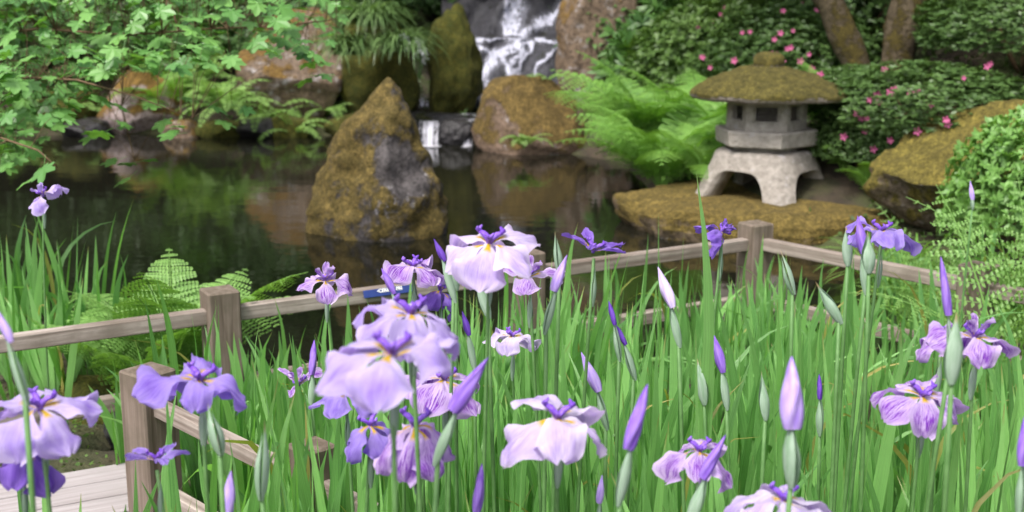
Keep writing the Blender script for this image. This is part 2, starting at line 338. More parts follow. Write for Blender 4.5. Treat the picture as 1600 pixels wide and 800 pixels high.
m, nt, b = newmat('pond_water_dark'); P = N(nt, 'ShaderNodeNewGeometry').outputs['Position']
mp = N(nt, 'ShaderNodeMapping'); L(nt, P, mp.inputs[0]); mp.inputs['Scale'].default_value = (0.8, 1.5, 1)
w1 = noise_n(nt, mp.outputs[0], 3.0, 3, 0.5, 0.6); w2 = noise_n(nt, mp.outputs[0], 16.0, 2, 0.5)
b.inputs['Base Color'].default_value = (0.009, 0.009, 0.006, 1); b.inputs['Roughness'].default_value = 0.02; b.inputs['IOR'].default_value = 1.40
nb = bump(nt, w1, 0.035, 0.06, None); bump(nt, w2, 0.025, 0.02, b, nb)
xs, ys = np.linspace(-11, 4.5, 40), np.linspace(3.8, 14.4, 30); WX, WY = np.meshgrid(xs, ys, indexing='ij'); idx = np.arange(WX.size).reshape(WX.shape)
F = np.stack([idx[:-1, :-1], idx[1:, :-1], idx[1:, 1:], idx[:-1, 1:]], -1).reshape(-1, 4)
tag(obj('water', npmesh('water', np.stack([WX, WY, 0 * WX], -1).reshape(-1, 3), F, m, True)), kind='structure')

# ------------------------------------------------------------------ rocks
def fbm(v, s, o=4):
    a, f, r = 1.0, s, 0.0
    for _ in range(o): r += a * mnoise.noise(v * f); a *= 0.5; f *= 2.03
    return r
def sphere_grid(nu, nv):
    V, F = [Vector((0, 0, -1))], []
    for j in range(1, nv):
        ph = -math.pi / 2 + math.pi * j / nv
        for i in range(nu):
            th = 2 * math.pi * i / nu; V.append(Vector((math.cos(th) * math.cos(ph), math.sin(th) * math.cos(ph), math.sin(ph))))
    V.append(Vector((0, 0, 1))); top = len(V) - 1; ix = lambda j, i: 1 + (j - 1) * nu + i % nu
    for i in range(nu): F.append((0, ix(1, i + 1), ix(1, i))); F.append((top, ix(nv - 1, i), ix(nv - 1, i + 1)))
    for j in range(1, nv - 1):
        for i in range(nu): F.append((ix(j, i), ix(j, i + 1), ix(j + 1, i + 1), ix(j + 1, i)))
    return V, F
def boulder(name, center, size, mat, label, seed, cuts=9, rot=0.0, rough=0.06, taper=0.0, box_=3.2, lean=(0, 0), planes=(), group=None, cat='rock', nu=72, nv=44):
    """boulder of full size (sx,sy,sz) whose bottom is at center.z"""
    rr = random.Random(seed); V, F = sphere_grid(nu, nv); out = []
    pl = [(Vector((rr.uniform(-1, 1), rr.uniform(-1, 1), rr.uniform(-0.5, 0.9))).normalized(), rr.uniform(0.62, 0.9)) for _ in range(cuts)] + [(Vector(n).normalized(), d) for n, d in planes]
    off = Vector((seed * 3.1, seed * 1.7, seed * 0.9))
    for v in V:
        k = (abs(v.x) ** box_ + abs(v.y) ** box_ + abs(v.z) ** box_) ** (1 / box_); p = v / k
        for n, d in pl:
            e = p.dot(n) - d
            if e > 0: p = p - n * e * 0.92
        p = p * (1 + rough * 1.6 * fbm(v * 1.0 + off, 1.3, 2) + rough * 0.8 * fbm(v + off, 4.0, 4))
        t = (p.z + 1) / 2; s = 1 - taper * t
        out.append(Vector((p.x * s * size[0] / 2 + lean[0] * t, p.y * s * size[1] / 2 + lean[1] * t, (p.z + 1) * size[2] / 2)))
    o = obj(name, mkmesh(name, out, F, mat), None, center, (0, 0, rot)); return tag(o, label, cat, group)

M_ROCK_PEAK = rock_mat('peak_stone_moss', (0.042, 0.036, 0.036), (0.115, 0.102, 0.104), (0.105, 0.080, 0.022), (0.225, 0.160, 0.050), moss=0.78, up=0.15, side=(-0.35, 0.3, 0.0), lichen=0.1, scale=4, patch=(0.07, -0.40, 0.25, 0.08), bare=(0.17, -0.30, 0.48, 0.25))
M_ROCK_GOLD = rock_mat('golden_moss_stone', (0.13, 0.085, 0.055), (0.24, 0.17, 0.13), (0.125, 0.085, 0.026), (0.23, 0.155, 0.048), moss=0.55, up=0.7, lichen=0.35, scale=3)
M_ROCK_BROWN = rock_mat('brown_basalt', (0.095, 0.066, 0.046), (0.225, 0.160, 0.110), (0.18, 0.105, 0.03), (0.26, 0.16, 0.045), moss=0.28, up=0.6, lichen=0.7, scale=3)
M_ROCK_GREEN = rock_mat('green_moss_stone', (0.04, 0.035, 0.025), (0.09, 0.08, 0.06), (0.060, 0.070, 0.010), (0.13, 0.12, 0.018), moss=1.3, up=0.5, scale=4)
M_ROCK_PINK = rock_mat('pinkish_stone', (0.26, 0.19, 0.17), (0.55, 0.44, 0.43), (0.22, 0.13, 0.03), (0.30, 0.18, 0.05), moss=0.35, up=0.8, lichen=0.6, scale=4)
M_ROCK_WET = rock_mat('wet_dark_stone', (0.020, 0.019, 0.020), (0.060, 0.056, 0.060), (0.03, 0.035, 0.008), (0.07, 0.07, 0.015), moss=0.12, up=0.35, scale=4, wet=0.3)
M_ROCK_SLAB = rock_mat('platform_moss_stone', (0.12, 0.085, 0.05), (0.22, 0.17, 0.12), (0.115, 0.084, 0.020), (0.225, 0.160, 0.042), moss=0.80, up=0.5, lichen=0.3, scale=3)

def ring_rock(name, loc, rings, mat, label, seed, rough=0.05, nu=96, rows=70, cat='rock'):
    """rings: (z, x centre, y centre, rx, ry)"""
    Z = [r[0] for r in rings]; V, F = [], []; rr = random.Random(seed); off = Vector((seed * 2.3, seed, seed * 1.9))
    an = [(rr.uniform(0, 6.28), rr.uniform(0.78, 0.93)) for _ in range(7)]
    for j in range(rows):
        z = Z[0] + (Z[-1] - Z[0]) * j / (rows - 1); cx, cy, rx, ry = [float(np.interp(z, Z, [r[k] for r in rings])) for k in (1, 2, 3, 4)]
        for i in range(nu):
            th = 2 * math.pi * i / nu; d = Vector((math.cos(th), math.sin(th), 0)); q = d.copy()
            for a, lim in an:                              # vertical facets, slowly turning with height
                n = Vector((math.cos(a + z * 0.5), math.sin(a + z * 0.5), 0)); e = q.dot(n) - lim
                if e > 0: q -= n * e * 0.9
            p = Vector((cx + q.x * rx, cy + q.y * ry, z)); f = fbm(p + off, 2.2, 2) * rough * 1.2 + fbm(p + off, 7, 4) * rough * 0.65
            V.append(p + d * f * min(1, rx * 4) + Vector((0, 0, f * 0.5)))
    for j in range(rows - 1):
        for i in range(nu): F.append((j * nu + i, j * nu + (i + 1) % nu, (j + 1) * nu + (i + 1) % nu, (j + 1) * nu + i))
    F.append(tuple((rows - 1) * nu + i for i in range(nu)))
    return tag(obj(name, mkmesh(name, V, F, mat), None, loc), label, cat)
pk = PZ(586, 380, 0.0); pk.y += 0.42; k = 0.00445
ring_rock('pond_boulder', (pk.x, pk.y, 0),
          [(-0.4, 0, 0, 0.50, 0.42), (0.0, 0.01, 0, 0.50, 0.42), (0.14, 0.0, 0, 0.515, 0.42), (0.30, 0.005, 0, 0.455, 0.40), (0.42, 0.01, 0, 0.39, 0.35), (0.55, 0.0, 0.01, 0.33, 0.31),
           (0.70, 0.01, 0.02, 0.275, 0.26), (0.78, 0.0, 0.02, 0.22, 0.22), (0.82, 0.04, 0.02, 0.17, 0.19), (0.90, 0.06, 0.03, 0.12, 0.14), (0.98, 0.075, 0.03, 0.085, 0.10), (1.04, 0.075, 0.03, 0.05, 0.06), (1.07, 0.075, 0.03, 0.012, 0.015)],
          M_ROCK_PEAK, 'tall pointed mossy boulder with a pale patch standing in the pond', 3, 0.05)
p = PZ(840, 243, 0); boulder('mossy_boulder', (p.x + 0.02, p.y + 0.48, -0.12), (1.40, 1.0, 0.86), M_ROCK_GOLD, 'rounded golden brown mossy boulder beside the foot of the waterfall', 5, cuts=6, rot=0.2, taper=0.18, planes=[((0.9, -0.5, 0.25), 0.72)])
p = PY(930, 150, 13.6); boulder('standing_stone', (p.x + 0.06, p.y + 0.2, 0.0), (1.12, 0.9, 2.6), M_ROCK_BROWN, 'tall upright brown rock pillar flanking the waterfall', 8, cuts=9, box_=3.4, taper=0.0, lean=(0.10, 0.1), rough=0.09)
p = PY(706, 155, 14.3); boulder('mossy_stone', (p.x, p.y + 0.3, 0.12), (0.74, 0.7, 1.26), M_ROCK_GREEN, 'upright rock wholly covered in green moss beside the cascade', 12, cuts=5, taper=0.30, box_=2.1, rough=0.10)
p = PZ(205, 212, 0); boulder('bank_rock', (p.x, p.y + 0.5, -0.1), (1.0, 0.9, 0.80), M_ROCK_PINK, 'pinkish grey rock face at the water edge under the maple leaves', 17, cuts=10)
p = PZ(70, 212, 0); boulder('bank_rock', (p.x, p.y + 0.6, -0.1), (0.9, 0.9, 0.66), M_ROCK_GREEN, 'dark mossy rock at the water edge behind dangling maple twigs', 18, cuts=10)
p = PY(455, 150, 14.2); boulder('bank_boulder', (p.x, p.y + 0.3, 0.0), (1.35, 0.9, 1.35), M_ROCK_BROWN, 'large brown boulder between the pale fern and the grass clump', 21, cuts=8, taper=0.2)
p = PZ(492, 208, 0); boulder('ledge_stone', (p.x, p.y + 0.25, -0.1), (0.85, 0.6, 0.34), M_ROCK_GREEN, 'low mossy stone at the water edge below the grass clump', 23, cuts=8)
p = PZ(600, 205, 0); boulder('ledge_stone', (p.x, p.y + 0.3, -0.1), (0.7, 0.6, 0.32), M_ROCK_WET, 'low dark wet stone behind the pointed pond boulder', 25, cuts=8)

for i, (px, sx, sz, mt_, lab) in enumerate([(-40, 0.8, 0.42, M_ROCK_GREEN, 'low mossy shore stone beyond the thickest maple leaves'), (130, 0.5, 0.3, M_ROCK_WET, 'small dark shore stone between two bank rocks'), (285, 0.55, 0.30, M_ROCK_BROWN, 'low brown shore stone beside the pinkish rock'), (345, 0.6, 0.26, M_ROCK_GREEN, 'low mossy shore stone below the pale sword fern'), (405, 0.5, 0.30, M_ROCK_WET, 'small dark shore stone below the large brown boulder'), (445, 0.55, 0.34, M_ROCK_GREEN, 'rounded mossy shore stone beside the low ledge stone'), (545, 0.6, 0.36, M_ROCK_GREEN, 'mossy shore stone behind the pointed pond boulder')]):
    p = PZ(px, 214, 0); boulder('shore_stone', (p.x, p.y + 0.12, -0.1), (sx, 0.5, sz), mt_, lab, 80 + i, cuts=8, nu=44, nv=26)
# lantern platform and the rocks of the shore on that side
PLAT_Z = 0.20
pf = PZ(1205, 392, 0)
ring_rock('platform_rock', (pf.x + 0.10, pf.y + 0.84, 0), [(-0.3, 0, 0, 1.03, 0.80), (-0.05, 0, 0, 1.05, 0.82), (0.05, 0, 0, 1.10, 0.86), (0.14, 0, 0, 1.11, 0.86), (0.19, 0, 0, 1.07, 0.82), (0.215, 0, 0, 0.95, 0.72), (0.225, 0, 0, 0.6, 0.5), (0.23, 0, 0, 0.05, 0.05)],
          M_ROCK_SLAB, 'broad flat moss covered rock carrying the stone lantern', 31, 0.05, 120, 120)
M_ROCK_LIME = rock_mat('yellow_green_moss_stone', (0.12, 0.09, 0.06), (0.24, 0.19, 0.15), (0.120, 0.098, 0.020), (0.235, 0.190, 0.040), moss=0.80, up=0.5, lichen=0.5, scale=3)
boulder('shore_boulder', (3.20, 8.05, 0.05), (1.66, 0.95, 0.93), M_ROCK_LIME, 'long sloping moss covered boulder behind the pale green shrub', 37, cuts=4, box_=3, planes=[((-0.60, -0.25, 0.8), 0.52), ((-0.8, -0.3, -0.4), 0.80)], rough=0.10)

# ------------------------------------------------------------------ waterfall
def casc(px, py):
    """point on the cascade rock face behind a photo position: stepped, leaning back"""
    y = 14.75 + (162 - py) * 0.0105 + (0.45 if py < 58 else 0.0) + 0.08 * math.sin(px * 0.11 + py * 0.05)
    return PY(px, py, y)
V, F, nx, ny = [], [], 34, 44
for j in range(ny):
    for i in range(nx):
        px_ = 690 + 230 * i / (nx - 1); py_ = 172 - 280 * j / (ny - 1); p = casc(px_, py_)
        V.append(p + Vector((0, 0.10 * fbm(p, 3.0, 3) + 0.03, 0.02 * fbm(p, 7, 2))))
for j in range(ny - 1):
    for i in range(nx - 1): F.append((j * nx + i, j * nx + i + 1, (j + 1) * nx + i + 1, (j + 1) * nx + i))
nb_ = len(V)
for j in (0, ny - 1):
    for i in range(nx): q = V[j * nx + i]; V.append(Vector((q.x, q.y + 0.8, q.z - (0.3 if j == 0 else 0))))
cascade = empty('waterfall', casc(800, 165)); tag(cascade, 'small waterfall running in white threads down a dark stepped rock face', 'waterfall')
cl = cascade.location
M_FALL = rock_mat('cascade_stone', (0.014, 0.014, 0.018), (0.045, 0.044, 0.052), (0.02, 0.024, 0.006), (0.04, 0.042, 0.01), moss=0.1, up=0.3, scale=4, wet=0.6)
obj('rock_face', mkmesh('rock_face', [v - cl for v in V[:nb_]], F, M_FALL), cascade)
m, nt, b = newmat('falling_white_water'); uv = N(nt, 'ShaderNodeUVMap'); mp = N(nt, 'ShaderNodeMapping'); L(nt, uv.outputs[0], mp.inputs[0]); mp.inputs['Scale'].default_value = (7, 2.2, 1)
geo = N(nt, 'ShaderNodeNewGeometry'); nn = noise_n(nt, mp.outputs[0], 2.5, 4, 0.7); n3 = noise_n(nt, geo.outputs['Position'], 22, 3)
sp = N(nt, 'ShaderNodeSeparateXYZ'); L(nt, uv.outputs[0], sp.inputs[0]); ed = math_n(nt, 'ABSOLUTE', math_n(nt, 'SUBTRACT', math_n(nt, 'MULTIPLY', sp.outputs['X'], 2), 1))
al = math_n(nt, 'SUBTRACT', math_n(nt, 'ADD', math_n(nt, 'MULTIPLY', nn, 1.5), math_n(nt, 'MULTIPLY', n3, 0.8)), math_n(nt, 'MULTIPLY', ed, 0.75))
b.inputs['Base Color'].default_value = (0.78, 0.77, 0.86, 1); b.inputs['Roughness'].default_value = 0.35
L(nt, ramp(nt, al, [(0.62, 0.0), (1.4, 0.85)]), b.inputs['Alpha']); bump(nt, nn, 0.6, 0.03, b)
M_FOAM = m
M_VEIL = m.copy(); M_VEIL.name = 'thin_water_veil'
for n_ in M_VEIL.node_tree.nodes:
    if n_.type == 'VALTORGB': n_.color_ramp.elements[0].position = 0.74; n_.color_ramp.elements[1].position = 1.0; n_.color_ramp.elements[1].color = (0.30, 0.30, 0.30, 1)
FLOWS = [([(812, -60), (803, -20), (806, 10), (798, 30), (800, 52)], 36), ([(880, 12), (862, 28), (840, 45), (818, 56), (806, 70)], 24), ([(868, 60), (835, 66), (806, 70), (798, 78)], 7),
               ([(806, 54), (780, 56), (758, 62), (744, 70)], 7), ([(808, 66), (812, 80), (806, 96), (796, 104), (804, 116), (802, 140), (800, 158)], 16), ([(795, 76), (778, 86), (764, 102), (748, 114), (738, 132), (728, 148)], 20),
               ([(744, 68), (741, 84), (744, 102)], 18), ([(762, 104), (757, 124), (760, 144), (764, 160)], 14), ([(782, 88), (790, 98), (798, 106)], 10), ([(776, 132), (782, 148), (776, 162)], 18), ([(830, 66), (818, 92), (806, 120), (786, 155)], 9), ([(752, 74), (770, 84), (786, 82)], 10), ([(735, 140), (746, 150), (758, 160)], 16), ([(862, 70), (846, 95), (838, 125), (822, 158)], 6)]
FLOWS += [([(786, -40), (790, 10), (786, 48)], 14), ([(744, 100), (738, 126), (722, 150)], 16), ([(728, 148), (700, 158), (660, 161)], 14)]
nx, ny = 120, 130; V, F, A_ = [], [], []
for j in range(ny):
    for i in range(nx):
        px_ = 650 + 270 * i / (nx - 1); py_ = 170 - 278 * j / (ny - 1); best = 0.0
        wob = 15 * mnoise.noise(Vector((px_ * 0.035, py_ * 0.03, 1.7))) + 4 * mnoise.noise(Vector((px_ * 0.11, py_ * 0.09, 4.1)))
        qx, qy = px_ + wob, py_ + wob * 0.5
        for pts, w in FLOWS:
            for (x0, y0), (x1, y1) in zip(pts[:-1], pts[1:]):
                dx, dy = x1 - x0, y1 - y0; t = max(0, min(1, ((qx - x0) * dx + (qy - y0) * dy) / (dx * dx + dy * dy))); d_ = math.hypot(qx - x0 - dx * t, qy - y0 - dy * t)
                best = max(best, math.exp(-(d_ / (w * 0.55)) ** 2))
        if 735 < px_ < 872: best = max(best, 0.26 if py_ > 66 else 0.2)
        p = casc(px_, py_); V.append(p + Vector((0, 0.10 * fbm(p, 3.0, 3) + 0.03 - 0.02 - 0.06 * best, 0.02 * fbm(p, 7, 2) + 0.01 * best)) - cl); A_.append(best)
for j in range(ny - 1):
    for i in range(nx - 1):
        q4 = (j * nx + i, j * nx + i + 1, (j + 1) * nx + i + 1, (j + 1) * nx + i)
        if max(A_[k_] for k_ in q4) > 0.06: F.append(q4)
me = mkmesh('water_sheet', V, F, None or M_FOAM); at_ = me.attributes.new('foam', 'FLOAT', 'POINT'); at_.data.foreach_set('value', A_)
m, nt, b = newmat('tumbling_water'); at = N(nt, 'ShaderNodeAttribute', attribute_name='foam'); P = N(nt, 'ShaderNodeNewGeometry').outputs['Position']
mp = N(nt, 'ShaderNodeMapping'); L(nt, P, mp.inputs[0]); mp.inputs['Scale'].default_value = (26, 8, 6)
n1 = noise_n(nt, mp.outputs[0], 1.0, 4, 0.7, 0.6); n2 = noise_n(nt, P, 34, 3, 0.7)
al = math_n(nt, 'MULTIPLY', at.outputs['Fac'], math_n(nt, 'ADD', math_n(nt, 'MULTIPLY', math_n(nt, 'SUBTRACT', n1, 0.22), 2.6), math_n(nt, 'MULTIPLY', math_n(nt, 'SUBTRACT', n2, 0.25), 1.6)))
L(nt, ramp(nt, al, [(0.22, 0.0), (0.8, 0.26), (1.6, 0.78)]), b.inputs['Alpha']); b.inputs['Base Color'].default_value = (0.55, 0.56, 0.68, 1); b.inputs['Roughness'].default_value = 0.3; bump(nt, n1, 0.6, 0.03, b)
me.materials.clear(); me.materials.append(m); obj('water_sheet', me, cascade)
# upper basin, its sill and the two small drops into the pond
p = PY(700, 170, 13.75)
boulder('basin_sill', (p.x - 0.12, p.y + 0.35, -0.25), (1.3, 0.62, 0.50), M_ROCK_WET, 'low dark rock sill the water spills over into the pond', 41, cuts=4, box_=4.5, rough=0.05)
boulder('sill_stone', PY(712, 200, 13.38) + Vector((0.0, 0, -0.24)), (0.36, 0.34, 0.36), M_ROCK_WET, 'small dark stone splitting the two little drops below the basin', 43, cuts=8, box_=2.3, rough=0.1)
V, F, U = [], [], []
xs, ys = np.linspace(-1.05, 0.42, 24), np.linspace(13.55, 15.0, 16)
m, nt, b = newmat('basin_water'); P = N(nt, 'ShaderNodeNewGeometry').outputs['Position']; nn = noise_n(nt, P, 9, 4, 0.65); n2 = noise_n(nt, P, 2.4, 3)
fo = ramp(nt, math_n(nt, 'ADD', math_n(nt, 'MULTIPLY', nn, 0.5), math_n(nt, 'MULTIPLY', n2, 0.6)), [(0.56, 0), (0.68, 0.9)])
L(nt, mix(nt, fo, (0.012, 0.012, 0.012), (0.6, 0.6, 0.68)), b.inputs['Base Color']); L(nt, ramp(nt, fo, [(0, 0.08), (1, 0.6)]), b.inputs['Roughness']); bump(nt, nn, 0.3, 0.03, b)
for x in xs:
    for y in ys: V.append((x, y, 0.20 + 0.012 * math.sin(9 * x + 4 * y)))
for i in range(len(xs) - 1):
    for j in range(len(ys) - 1): a = i * len(ys) + j; F.append((a, a + len(ys), a + len(ys) + 1, a + 1))
tag(obj('basin_water', mkmesh('basin_water', V, F, m)), kind='structure')
for (x0, x1, yt, yb, lab) in [(652, 690, 183, 214, 'wider little water drop spilling over the basin sill'), (722, 739, 190, 224, 'narrow little water drop close to the golden boulder')]:
    a, c = PY(x0, yb, 13.28), PY(x1, yb, 13.28); V, F, U = [], [], []; nx_ = 14
    for j in range(10):
        t = j / 9
        for i in range(nx_):
            s = i / (nx_ - 1); x = a.x + (c.x - a.x) * s
            V.append(Vector((x, 13.50 - 0.24 * math.sin(t * 1.5) + 0.02 * math.sin(s * 19), 0.225 * (1 - t ** 1.7) - 0.005 + 0.01 * rnd.random()))); U.append((0.5 + (s - 0.5) * 0.9 + 0.12 * math.sin(s * 29), t * 0.6 + s * 9))
    for j in range(9):
        for i in range(nx_ - 1): F.append((j * nx_ + i, j * nx_ + i + 1, (j + 1) * nx_ + i + 1, (j + 1) * nx_ + i))
    o = tag(obj('water_drop', mkmesh('water_drop', V, F, M_FOAM, uvs=U)), lab, 'waterfall', 'little drops below the basin')
    V, F, U = [], [], []                                          # foam where it lands
    for j in range(7):
        for i in range(24):
            th = 2 * math.pi * i / 24; r = j / 6 * (1 + 0.18 * math.sin(3 * th + x0)); V.append(Vector(((a.x + c.x) / 2 + math.cos(th) * r * (c.x - a.x) * 0.75, 13.14 + math.sin(th) * r * 0.20, 0.006 + 0.012 * (1 - r)))); U.append((0.5 + 0.5 * r, i / 3))
    for j in range(6):
        for i in range(24): F.append((j * 24 + i, j * 24 + (i + 1) % 24, (j + 1) * 24 + (i + 1) % 24, (j + 1) * 24 + i))
    obj('foam', mkmesh('foam', V, F, M_FOAM, uvs=U), o)

# ------------------------------------------------------------------ stone lantern
LS = 1.0
lc = PZ(1200, 324, PLAT_Z); lc = Vector((lc.x + 0.05, lc.y + 0.44, PLAT_Z - 0.035))
lan = empty('stone_lantern', lc, R(3)); lan.scale = (1.05, 1.05, 1.03); tag(lan, 'squat stone garden lantern with a wide mossy cap on four splayed legs', 'lantern')
M_STONE = rock_mat('lantern_granite', (0.26, 0.235, 0.205), (0.42, 0.385, 0.345), (0.16, 0.15, 0.06), (0.2, 0.18, 0.08), moss=-0.15, up=0.15, lichen=0.25, scale=3.2, wet=0.9, speck=0.25)
M_STONE_LEG = rock_mat('lantern_leg_granite', (0.21, 0.185, 0.16), (0.37, 0.335, 0.30), (0.10, 0.09, 0.055), (0.15, 0.13, 0.08), moss=0.05, up=0.05, side=(0, 0, -0.9), lichen=0.35, scale=3.5, wet=0.9, speck=0.3)
M_CAP = rock_mat('lantern_cap_moss', (0.22, 0.19, 0.15), (0.36, 0.32, 0.29), (0.090, 0.078, 0.018), (0.205, 0.170, 0.040), moss=0.85, up=1.1, scale=6, wet=0.9)
# legs: a splayed shell cut by four arches
V, F = [], []; nph, nz_, HL = 160, 22, 0.375
def leg_r(t): return 0.315 + 0.15 * (1 - t) ** 1.15 if t < 0.93 else 0.315 - 0.05 * ((t - 0.93) / 0.07) ** 2
for shell in (0, 1):
    for i in range(nph):
        ph = 2 * math.pi * i / nph; dl = (ph + math.pi / 4) % (math.pi / 2) - math.pi / 4; e = abs(abs(dl) - math.pi / 4)   # 0 in the middle of an arch
        half = math.pi / 4 - 0.235; zb = 0.245 * max(0.0, 1 - (e / half) ** 5) ** 0.5 if e < half else 0.0
        sq = 1.0 - 0.05 * math.cos(4 * ph) * -1
        for j in range(nz_):
            z = zb + (HL - zb) * j / (nz_ - 1); t = z / HL; r = (leg_r(t) - (0.13 if shell else 0)) * sq + 0.006 * fbm(Vector((math.cos(ph), math.sin(ph), z * 3)), 3, 3)
            V.append(Vector((r * math.sin(ph), -r * math.cos(ph), z - (0.045 if shell and j == nz_ - 1 else 0))))
o_ = nph * nz_
for i in range(nph):
    k = (i + 1) % nph
    for j in range(nz_ - 1):
        F.append((i * nz_ + j, k * nz_ + j, k * nz_ + j + 1, i * nz_ + j + 1)); F.append((o_ + i * nz_ + j + 1, o_ + k * nz_ + j + 1, o_ + k * nz_ + j, o_ + i * nz_ + j))
    F.append((i * nz_, o_ + i * nz_, o_ + k * nz_, k * nz_)); F.append((i * nz_ + nz_ - 1, k * nz_ + nz_ - 1, o_ + k * nz_ + nz_ - 1, o_ + i * nz_ + nz_ - 1))
obj('leg_stand', mkmesh('leg_stand', V, F, M_STONE_LEG), lan)
def lathe(prof, seg=96, nz=0.0, hexr=None):
    V, F = [], []
    for (r, z) in prof:
        for i in range(seg):
            th = 2 * math.pi * i / seg; p = Vector((r * math.cos(th), r * math.sin(th), z)); n = nz * fbm(p, 5, 3) if nz else 0
            V.append(p + Vector((math.cos(th) * n * 0.6, math.sin(th) * n * 0.6, n)))
    n = len(prof)
    for j in range(n - 1):
        for i in range(seg): F.append((j * seg + i, j * seg + (i + 1) % seg, (j + 1) * seg + (i + 1) % seg, (j + 1) * seg + i))
    F.append(tuple(range(seg - 1, -1, -1))); F.append(tuple((n - 1) * seg + i for i in range(seg))); return V, F
V, F = lathe([(0.21, 0.30), (0.215, 0.36), (0.21, 0.415)], 48); obj('neck', mkmesh('neck', V, F, M_STONE), lan)
def hexprism(r0, z0, r1, z1, bev=0.008, rot=0.0):
    V, F = [], []; prof = [(r0 - bev, z0), (r0, z0 + bev), (r1, z1 - bev), (r1 - bev, z1)]
    for (r, z) in prof:
        for i in range(6): th = rot + math.pi / 3 * i; V.append(Vector((r * math.cos(th), r * math.sin(th), z)))
    for j in range(3):
        for i in range(6): F.append((j * 6 + i, j * 6 + (i + 1) % 6, j * 6 + 6 + (i + 1) % 6, j * 6 + 6 + i))
    F.append(tuple(range(5, -1, -1))); F.append(tuple(18 + i for i in range(6))); return V, F
V, F = hexprism(0.345, 0.405, 0.352, 0.515, 0.010, R(-27)); obj('platform', mkmesh('platform', V, F, M_STONE, smooth=False), lan)
# fire chamber: six walls round a hollow, front windows open, rear ones blanked to darken the inside
V, F = [], []; r_, z0, z1, th_ = 0.268, 0.512, 0.735, 0.045
for k in range(6):
    a0, a1 = math.pi / 3 * k, math.pi / 3 * (k + 1); A, B = Vector((r_ * math.cos(a0), r_ * math.sin(a0), 0)), Vector((r_ * math.cos(a1), r_ * math.sin(a1), 0)); nrm = ((A + B) / 2).normalized()
    us = [0, 0.17, 0.24, 0.76, 0.83, 1]; zs = [z0, z0 + 0.050, z0 + 0.068, z1 - 0.060, z1 - 0.044, z1]
    base = len(V)
    for iz in range(6):
        for iu in range(6): V.append(A.lerp(B, us[iu]) + Vector((0, 0, zs[iz])) - nrm * (0.0 if (iu in (0, 1, 4, 5) or iz in (0, 1, 4, 5)) and not (1 < iu < 4 and 1 < iz < 4) else 0.012))
    for iz in range(5):
        for iu in range(5):
            if iu == 2 and iz == 2 and k in (3, 4, 5): continue
            a = base + iz * 6 + iu; F.append((a, a + 1, a + 7, a + 6))
    inn = len(V)
    for (iu, iz) in [(2, 2), (3, 2), (3, 3), (2, 3)]: V.append(A.lerp(B, us[iu]) + Vector((0, 0, zs[iz])) - nrm * th_)
    oi_ = [base + 2 * 6 + 2, base + 2 * 6 + 3, base + 3 * 6 + 3, base + 3 * 6 + 2]
    for q in range(4): F.append((oi_[q], oi_[(q + 1) % 4], inn + (q + 1) % 4, inn + q))
    c4 = len(V)
    for (uu, zz) in [(0, z0), (1, z0), (1, z1), (0, z1)]: V.append(A.lerp(B, uu) * (1 - th_ / 0.232) + Vector((0, 0, zz)))
    for q in range(4): F.append((inn + q, inn + (q + 1) % 4, c4 + (q + 1) % 4, c4 + q))
obj('fire_chamber', mkmesh('fire_chamber', V, F, M_STONE, smooth=False), lan, rot=(0, 0, R(-14)))
prof = [(0.02, 0.725), (0.30, 0.722), (0.47, 0.712), (0.515, 0.712), (0.53, 0.728), (0.532, 0.75), (0.515, 0.772), (0.47, 0.80), (0.41, 0.832), (0.34, 0.864), (0.26, 0.895), (0.18, 0.918), (0.10, 0.932), (0.03, 0.937)]
fine = []
for (a, c) in zip(prof[:-1], prof[1:]):
    for t in np.linspace(0, 1, 4, endpoint=False): fine.append((a[0] + (c[0] - a[0]) * t, a[1] + (c[1] - a[1]) * t))
fine.append(prof[-1]); V, F = lathe(fine, 120)
V = [v + Vector((0, 0, (0.022 * fbm(v, 6, 4) + 0.008 * fbm(v, 22, 2)) * (1 if v.z > 0.74 else 0.25))) + Vector((v.x, v.y, 0)) * 0.05 * fbm(v, 2.5, 2) for v in V]
obj('cap', mkmesh('cap', V, F, M_CAP), lan, rot=(R(-1.5), R(0.5), 0))
V, F = lathe([(0.085, 0.915), (0.098, 0.94), (0.10, 0.965), (0.095, 0.99), (0.08, 1.012), (0.055, 1.028), (0.025, 1.035)], 40, 0.015); obj('finial', mkmesh('finial', V, F, M_CAP), lan)

# ------------------------------------------------------------------ boardwalk and fences
DECK_Z = 0.12
e0, e1 = PZ(75, 742, DECK_Z), PZ(195, 722, DECK_Z)
ed = (e1 - e0); ed.z = 0; ed.normalize(); en = Vector((ed.y, -ed.x, 0)); ang = math.atan2(ed.y, ed.x)
deck = empty('boardwalk', (e1.x, e1.y, 0.0)); tag(deck, 'weathered pale plank boardwalk ending beside the low fence', 'boardwalk')
rr = random.Random(5)
for i in range(9):
    w = 0.142; V, F = box((0, 0, 0), (3.2, w - 0.011, 0.038), 0.003)
    q = Vector((0, 0, 0)) + en * (w * (i + 0.5)) - ed * (1.50 + rr.uniform(0, 0.006)) + Vector((0, 0, DECK_Z - 0.019 + rr.uniform(-0.0015, 0.0015)))
    obj('plank', mkmesh('plank', V, F, M_PLANK, smooth=False), deck, q, (0, 0, ang))
for s in (0.2, 1.4, 2.7):
    V, F = box((0, 0, 0), (0.09, 1.2, 0.10), 0.004); obj('joist', mkmesh('joist', V, F, M_POST, smooth=False), deck, en * 0.64 - ed * s + Vector((0, 0, 0.03)), (0, 0, ang))

